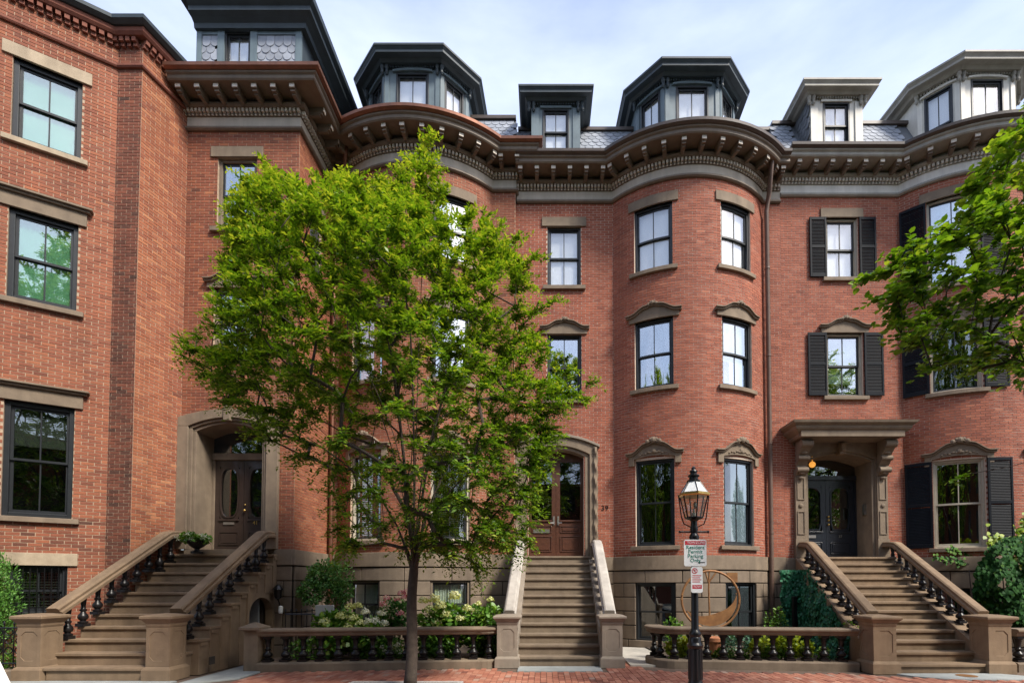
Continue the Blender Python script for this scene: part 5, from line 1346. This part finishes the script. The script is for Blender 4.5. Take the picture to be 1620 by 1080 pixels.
mb = MB(); mb.tube([sk.p[i] for i in range(ntr)] + [sk.p[fork] + Vector((.01, 0, .2)), sk.p[fork] + Vector((.03, 0, .5))], [.115, .094, .086, .082, .079, .076, .072, .06, .03], 14); build('trunk', mb, 'bark', TREE, smooth='full')
mb = tubes(sk, rad, range(ntr, len(sk.p))); build('branches', mb, 'bark', TREE, nofix=True)
topz = 8.6
def tone_z(p, t): return rnd.gauss(.40, .19) + .30 * max(0, (p.z - 3.8) / 4.5) + (.18 if t > .75 else 0) + (.25 if rnd.random() < .02 else 0)  # tone rises with height: new growth plus the sunlit crown top put into colour
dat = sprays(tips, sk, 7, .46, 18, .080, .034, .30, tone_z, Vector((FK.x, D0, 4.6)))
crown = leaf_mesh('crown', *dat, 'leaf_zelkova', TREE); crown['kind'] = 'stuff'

# the linden reaching in from the right edge
tx2, ty2 = 9.4, 6.9
sk2 = Skel(); k = sk2.add((tx2, ty2, -.06), -1); fx = {0: .19}
for z in (.4, 1.0, 1.8, 2.6): k = sk2.add((tx2 + .02 * z, ty2, z), k); fx[k] = .16 - .01 * z
n2 = len(sk2.p); fk2 = k
for tg in ((7.6, 6.3, 4.6), (8.2, 5.6, 5.6), (9.0, 6.2, 7.2), (10.2, 6.6, 7.0), (11.2, 7.2, 6.0), (8.8, 8.2, 6.2), (10.4, 5.4, 5.6)):
    b = sk2.p[fk2]; v = Vector(tg) - b; sk2.chain(fk2, [b + v * t + Vector((0, 0, .3 * sin(pi * t))) for t in (.2, .4, .6, .8, 1)])
POLY2 = [(1368, 428), (1405, 405), (1450, 395), (1480, 355), (1552, 330), (1562, 278), (1585, 232), (1594, 190), (1650, 155), (1800, 130), (1850, 300), (1850, 540), (1760, 600), (1640, 600), (1600, 590), (1560, 565), (1520, 578), (1480, 558), (1445, 522), (1425, 500), (1435, 474), (1382, 458)]
AN2 = anchors_in(POLY2, 300, 6.0, .8, lambda x, y: 1.0 if x < 1640 else .5, 9)
rr = random.Random(3); AN2 += [Vector((9.6 + rr.gauss(0, 1.0), 6.9 + rr.gauss(0, 1.1), 6.0 + rr.gauss(0, 1.0))) for _ in range(90)]
AN2 = [a for a in AN2 if a.z > 3.3]
tips2 = grow(sk2, AN2, sk2.p[fk2], .3); rad2 = skel_mesh(sk2, .0055, .44, fx)
TREE2 = thing('street_tree', 'broad-leaved tree whose branches hang into the right edge of the picture', 'tree', (tx2, ty2, 0))
mb = MB(); mb.tube([sk2.p[i] for i in range(n2)], [.2, .17, .155, .145, .135], 14); build('trunk', mb, 'bark', TREE2, smooth='full'); build('branches', tubes(sk2, rad2, range(n2, len(sk2.p))), 'bark', TREE2, nofix=True)
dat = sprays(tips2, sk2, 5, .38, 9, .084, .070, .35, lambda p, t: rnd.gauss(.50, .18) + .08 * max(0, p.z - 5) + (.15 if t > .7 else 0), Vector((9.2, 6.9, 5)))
near = [i for i in range(len(dat[0])) if 1330 < in_frame(dat[0][i])[0] < 1612]
near.sort(key=lambda i: dat[0][i][1]); near = near[:300]; mask = np.ones(len(dat[0]), bool); mask[near] = False
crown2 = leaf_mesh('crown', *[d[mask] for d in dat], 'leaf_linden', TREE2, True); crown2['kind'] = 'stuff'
lv = []
for k in range(6):
    b = MB(); b.face([(0, 0, 0), (.28, .40, .08), (.70, .33, .06), (1, 0, -.05), (.70, -.33, .06), (.28, -.40, .08)]); lv.append(meshof(b, 'leaf_linden', tone=.25 + .11 * k))
for i in near:
    dv = Vector(dat[1][i]).normalized(); nv = Vector(dat[2][i]); s_ = nv.cross(dv).normalized(); up = dv.cross(s_)
    o = link('leaf', lv[min(5, max(0, int((dat[5][i] - .2) / .11)))], TREE2, dat[0][i]); o.rotation_euler = Matrix((dv, s_, up)).transposed().to_euler(); f = float(dat[3][i]); o.scale = (f, f, f)

# ------------------------------------------------------------------ garden plants
x, z = P(515, 930, 11.5); shrub('round dark green shrub beside the downspout of number 41', (x, 11.6, z), (.66, .58, .62), 4200, .085, .042, 'leaf_shrub', z0=.06, tone=(.66, .2))
def hyd(px_, d, w_, label, blooms, mt='petal_lime', h_=.86, n=1500, leafm='leaf_hydrangea'):
    x = PX(px_, 980, d); T = shrub(label, (x, d, .1 + h_ * .55), (w_, .42, h_ * .55), n, .125, .085, leafm, 'hydrangea', 'hydrangea', True, z0=.06, tone=(.6, .2))
    for bx, by, r_ in blooms:
        X, Z = P(bx, by, d - .2); bloom(T, (X, d - .2, Z), r_, mt)
    return T
hyd(533, 10.9, .62, 'hydrangea with lime green blooms left of the street tree trunk', [(514, 984, .12), (540, 974, .11), (560, 978, .10), (522, 1022, .12), (541, 1018, .11), (570, 985, .10), (554, 960, .09), (566, 958, .09), (528, 1000, .1), (505, 1002, .1), (551, 992, .1)])
hyd(585, 10.9, .55, 'hydrangea with pale cream blooms just left of the street tree trunk', [(583, 984, .10), (594, 982, .09), (608, 986, .09), (592, 1015, .11), (604, 970, .09), (578, 968, .09), (612, 1008, .09)], 'petal_white')
hyd(715, 10.8, .75, 'tall hydrangea with yellow green blooms right of the street tree trunk', [(670, 950, .10), (688, 948, .11), (697, 958, .12), (719, 943, .12), (681, 964, .11), (705, 972, .10), (740, 962, .09), (728, 978, .09), (690, 985, .1)], h_=1.08, n=2000)
hyd(765, 10.9, .55, 'light green hydrangea next to the newel of the middle stoop', [(776, 948, .07), (757, 955, .06), (750, 966, .06)], h_=1.05, n=1600)
x = PX(625, 950, 11.0); T = shrub('rose bush with pink flowers against the stone base', (x, 11.0, .70), (.42, .38, .66), 1700, .075, .045, 'leaf_shrub', 'rose_bush', 'rose bush', True, z0=.06)
for bx, by in ((612, 946), (634, 938), (640, 944), (648, 946), (634, 970), (606, 955), (628, 948), (645, 936)):
    X, Z = P(bx, by, 10.6); bloom(T, (X, 10.6, Z), rnd.uniform(.06, .085), 'petal_pink', 60)
for k, (px_, w_, lab) in enumerate(((622, .35, 'low white-edged plant in front of the rose bush'), (700, .3, 'small green plant low behind the balusters right of the trunk'), (668, .28, 'leafy green plant close behind the street tree trunk'), (790, .28, 'small dark green plant beside the middle stoop newel'), (475, .4, 'low green plant behind the left balusters'))):
    x = PX(px_, 1010, 10.5); T = shrub(lab, (x, 10.6, .26), (w_, .3, .24), 330, .075, .05, 'leaf_hydrangea', 'garden_plant', 'plant', True, z0=.05)
    if k == 0:
        for q in range(9): bloom(T, (x + rnd.uniform(-.3, .3), 10.35, .28 + rnd.uniform(-.05, .16)), .045, 'petal_white', 26)
# right bed
for k, (px_, w_, h_) in enumerate(((1082, .15, .42), (1202, .2, .5), (1225, .19, .52), (1249, .2, .52), (1272, .16, .45), (1064, .14, .4))):
    d = 10.45 - k * .02; x = PX(px_, 1010, d)
    shrub(('chartreuse plant left of the lamp post behind the balusters', 'chartreuse plant first of the bright row right of the lamp post', 'chartreuse plant second of the bright row behind the balusters', 'chartreuse plant third of the bright row behind the balusters', 'chartreuse plant at the right end of the bright row', 'chartreuse plant at the rounded end of the balustrade')[k], (x, d, .08 + h_ * .6), (w_, .18, h_ * .55), 330, .085, .06, 'leaf_chartreuse', 'bedding_plant', 'plant', True, 'chartreuse bedding plants', z0=.05, tone=(.55, .2), lumps=6, stems=3)
for k, px_ in enumerate((1130, 1152, 1175, 1215, 1238, 1298)):
    x = PX(px_, 1030, 10.3); shrub('low bright green plant %s' % ('just right of the lamp post', 'below the ring sculpture', 'right of the ring sculpture', 'at the foot of the chartreuse row', 'between two chartreuse plants near the ground', 'in front of the ivy screen')[k], (x, 10.3, .22), (.17, .15, .15), 150, .07, .05, 'leaf_hydrangea', 'bedding_plant', 'plant', True, 'low green bedding plants', z0=.05, tone=(.68, .18), lumps=5, stems=2)
for k, px_ in enumerate((1157, 1183)):
    x = PX(px_, 1010, 11.0); shrub(('blue-green plant left behind the balusters below the sculpture', 'blue-green plant right behind the balusters below the sculpture')[k], (x, 11.0, .4), (.22, .2, .26), 260, .07, .05, 'leaf_blue', 'bedding_plant', 'plant', True, z0=.05, lumps=6, stems=2)
x = PX(1229, 975, 12.4); shrub('small light green bush at the foot of the brown downspout', (x, 12.5, .7), (.28, .25, .5), 420, .07, .05, 'leaf_hydrangea', z0=.05, tone=(.62, .2))
x = PX(1070, 982, 10.9); shrub('green plant above the rounded end of the balustrade', (x, 11.0, .55), (.28, .25, .42), 420, .08, .05, 'leaf_hydrangea', z0=.05, tone=(.55, .2))
x = PX(1345, 985, 10.35); shrub('small variegated bush beside the left newel of the right stoop', (x, 10.35, .5), (.22, .2, .42), 360, .06, .045, 'leaf_hydrangea', z0=.05, tone=(.75, .2))
mb = MB(); x, z = P(1131, 1003, 11.2); mb.lathe([(.12, .0), (.19, .32), (.22, .34), (.22, .42), (.18, .43)], (x, 11.2, .06), 16); tag(build('terracotta_pot', mb, 'terracotta', smooth=True), 'round terracotta pot behind the balusters under the ring sculpture', 'pot')
# urn by the door of number 41
x, z = P(317, 850, 11.25); ux = x; uz = .02 + .21 * 11
U = thing('urn', 'black urn planter on the left stoop landing', 'urn', (ux, 11.15, uz))
mb = MB(); mb.lathe([(.12, 0), (.12, .04), (.05, .07), (.05, .10), (.14, .16), (.2, .24), (.21, .28), (.17, .28)], (ux, 11.15, uz), 16); build('bowl', mb, 'iron', U, smooth=True)
T = shrub('white and green variegated plant growing in the black urn', (ux, 11.15, uz + .34), (.36, .26, .16), 420, .085, .06, 'leaf_hydrangea', 'potted_plant', 'plant', True, z0=uz + .24, tone=(.6, .2), stems=3)
for q in range(26): bloom(T, (ux + rnd.uniform(-.34, .34), 10.98 + rnd.uniform(-.06, .1), uz + .27 + rnd.uniform(0, .16)), .042, 'petal_white', 18)
# arborvitae at left edge
x = PX(8, 910, 9.7); shrub('bright green conifer at the left edge beside the barred basement window', (x + .10, 9.45, 1.18), (.46, .4, 1.15), 7000, .06, .022, 'leaf_conifer', 'conifer', 'conifer', z0=.05, tone=(.55, .2), lumps=16, up=.7)
x = PX(8, 1035, 9.2); shrub('small leafy plant low behind the iron fence at the left edge', (x - .1, 9.2, .2), (.35, .15, .16), 240, .07, .045, 'leaf_hydrangea', 'garden_plant', 'plant', True, z0=.05)
# leaves of the ivy screen
pos, nor, tn = [], [], []
rr = random.Random(21)
while len(pos) < 5200:
    i, j = rr.randrange(len(NETP) - 1), rr.randrange(len(NETP[0]) - 1); a, b, c = Vector(NETP[i][j]), Vector(NETP[i + 1][j]), Vector(NETP[i][j + 1])
    n_ = (b - a).cross(c - a); n_.normalize()
    if n_.y > 0: n_ = -n_
    q = a.lerp(b, rr.random()) + (c - a) * rr.random() + n_ * rr.uniform(.0, .05); pos.append(list(q)); nor.append(list(n_ + Vector((rr.gauss(0, .35), rr.gauss(0, .35), .35 + rr.gauss(0, .35))))); tn.append(rr.gauss(.45, .2))
n = len(pos); leaf_mesh('foliage', pos, [(rr.gauss(0, .5), -.25, -1) for _ in range(n)], nor, nrs.uniform(.05, .085, n), nrs.uniform(.04, .07, n), tn, 'leaf_net', HEDGE, True, 'stuff')
# ivy at right edge
IV = thing('climbing_vine', 'dark green ivy climbing beside the right stoop', 'vine', (10.6, 11.9, .05))
pos, dr, nor, tn = [], [], [], []
rr = random.Random(8)
IP = [(1540, 905), (1560, 868), (1585, 850), (1640, 840), (1700, 850), (1700, 1005), (1570, 1000), (1548, 985), (1555, 950), (1540, 950)]
while len(pos) < 6500:
    x, y = rr.uniform(1520, 1700), rr.uniform(830, 1010)
    if not in_poly(x, y, IP): continue
    if noise.noise((x * .045, y * .045, 3)) < -.38: continue
    e = edge_dist(x, y, IP); d = 12.2 - min(.75, .15 + e / 60) + rr.gauss(0, .10) + .25 * noise.noise((x * .03, y * .03, 7)); X, Z = P(x, y, d)
    if Z < .05: continue
    pos.append((X, d, Z)); dr.append((rr.gauss(0, .4), -.3, -1 + rr.gauss(0, .3))); nor.append((rr.gauss(-.1, .4), -1, .5 + rr.gauss(0, .3))); tn.append(rr.gauss(.45, .2))
n = len(pos); leaf_mesh('foliage', pos, dr, nor, np.full(n, .085), np.full(n, .072), tn, 'leaf_ivy', IV, True, 'stuff')
mb = MB()
for k in range(5): mb.tube([(10.2 + k * .25, 12.0, 0), (10.3 + k * .2, 12.15, 1.0), (10.35 + k * .2, 12.3, 2.0)], [.03, .02, .01], 6)
build('stems', mb, 'bark', IV)
def vine(label, pts, n, ln, mt, spread, tone):
    T = thing('vine_shoot', label, 'vine', pts[0]); v = [Vector(p) for p in pts]; mb = MB(); mb.tube(v, .008, 5); build('stem', mb, 'bark', T)
    pos, dr, nor = [], [], []
    for k in range(n):
        t = k / n * (len(v) - 1); i = min(int(t), len(v) - 2); p = v[i].lerp(v[i + 1], t - i); pos.append(p + Vector((rnd.gauss(0, spread), -.04 + rnd.gauss(0, .02), rnd.gauss(0, spread)))); d = (v[i + 1] - v[i]).normalized()
        dr.append(d * .4 + Vector((rnd.gauss(0, .4), -.3, -.6 + rnd.gauss(0, .3)))); nor.append((rnd.gauss(0, .4), -1, .6))
    leaf_mesh('foliage', [list(p) for p in pos], [list(p) for p in dr], nor, np.full(n, ln), np.full(n, ln * .8), nrs.normal(tone, .18, n), mt, T, True, 'stuff')
pp = lambda l, d: [(*[P(a, b, d)[0]], d, P(a, b, d)[1]) for a, b in l]
vine('ivy shoot creeping left along the window sill at right', pp([(1555, 905), (1540, 880), (1515, 870), (1495, 868)], 12.95), 110, .09, 'leaf_ivy', .045, .8)
vine('ivy shoot creeping left across the stone band at right', pp([(1560, 915), (1545, 895), (1515, 887), (1475, 881)], 12.9), 120, .09, 'leaf_ivy', .045, .75)
vine('yellow-green vine arching over the ivy at the right edge', pp([(1640, 905), (1615, 880), (1590, 862), (1562, 850)], 12.2), 170, .12, 'leaf_chartreuse', .10, .35)
vine('upright yellow-green vine at the right edge above the ivy', pp([(1600, 900), (1605, 870), (1612, 840), (1625, 822)], 12.2), 150, .12, 'leaf_chartreuse', .09, .3)
vine('thin ivy strand climbing the right side of the parlour window', pp([(1556, 890), (1557, 860), (1556, 830)], 12.9), 40, .07, 'leaf_ivy', .02, .5)

# ------------------------------------------------------------------ across the street (seen mirrored in the panes)
for k, (x, y, s_, rz) in enumerate(((-21, -10, 2.3, .4), (-11.5, -10.5, 2.35, 1.9), (-1.5, -10, 2.3, 3.1), (8.5, -10.5, 2.3, 4.4), (19, -10, 2.3, 5.3), (20.5, 7.0, 1.0, 2.2), (31, 7.2, 1.05, .7))):
    r = TREE.copy(); COL.objects.link(r); r.location = (x, y, 0); r.rotation_euler = (0, 0, rz); r.scale = (s_,) * 3
    r['label'] = (('far left', 'second from left', 'middle', 'second from right', 'far right')[k] + ' street tree on the opposite pavement mirrored in the panes') if k < 5 else ('next street tree', 'farther street tree')[k - 5] + ' down the sidewalk to the right mirrored in the bow panes'; r['group'] = 'trees across the street'
    for ch in TREE.children:
        c = ch.copy(); COL.objects.link(c); c.parent = r
        if ch.name.startswith('crown'): c.data = ch.data
T = thing('opposite_house', 'plain brick terrace across the street mirrored in the lower panes', 'house', (0, -17, 0))
mb = MB(); So = Flat((30, -16), (-30, -16)); ops = []
for i in range(16):
    for j in range(3): ops.append((2 + i * 3.6, 3.3 + i * 3.6, 1.6 + j * 3.2, 3.6 + j * 3.2))
wall_shell(So, -.15, 10.5, ops, mb, .2); mb.face([(30, -16, 10.5), (-30, -16, 10.5), (-30, -24, 10.5), (30, -24, 10.5)]); build('wall', mb, 'brick_corbel', T, nofix=True)
for r in ops:
    mb = MB(); mb.lbox(So, r[0], r[1], -.2, -.15, r[2], r[3]); build('window', mb, 'door_navy', T)
sheet('opposite_sidewalk', -40, 40, -16, -6.2, -.02, 'concrete')
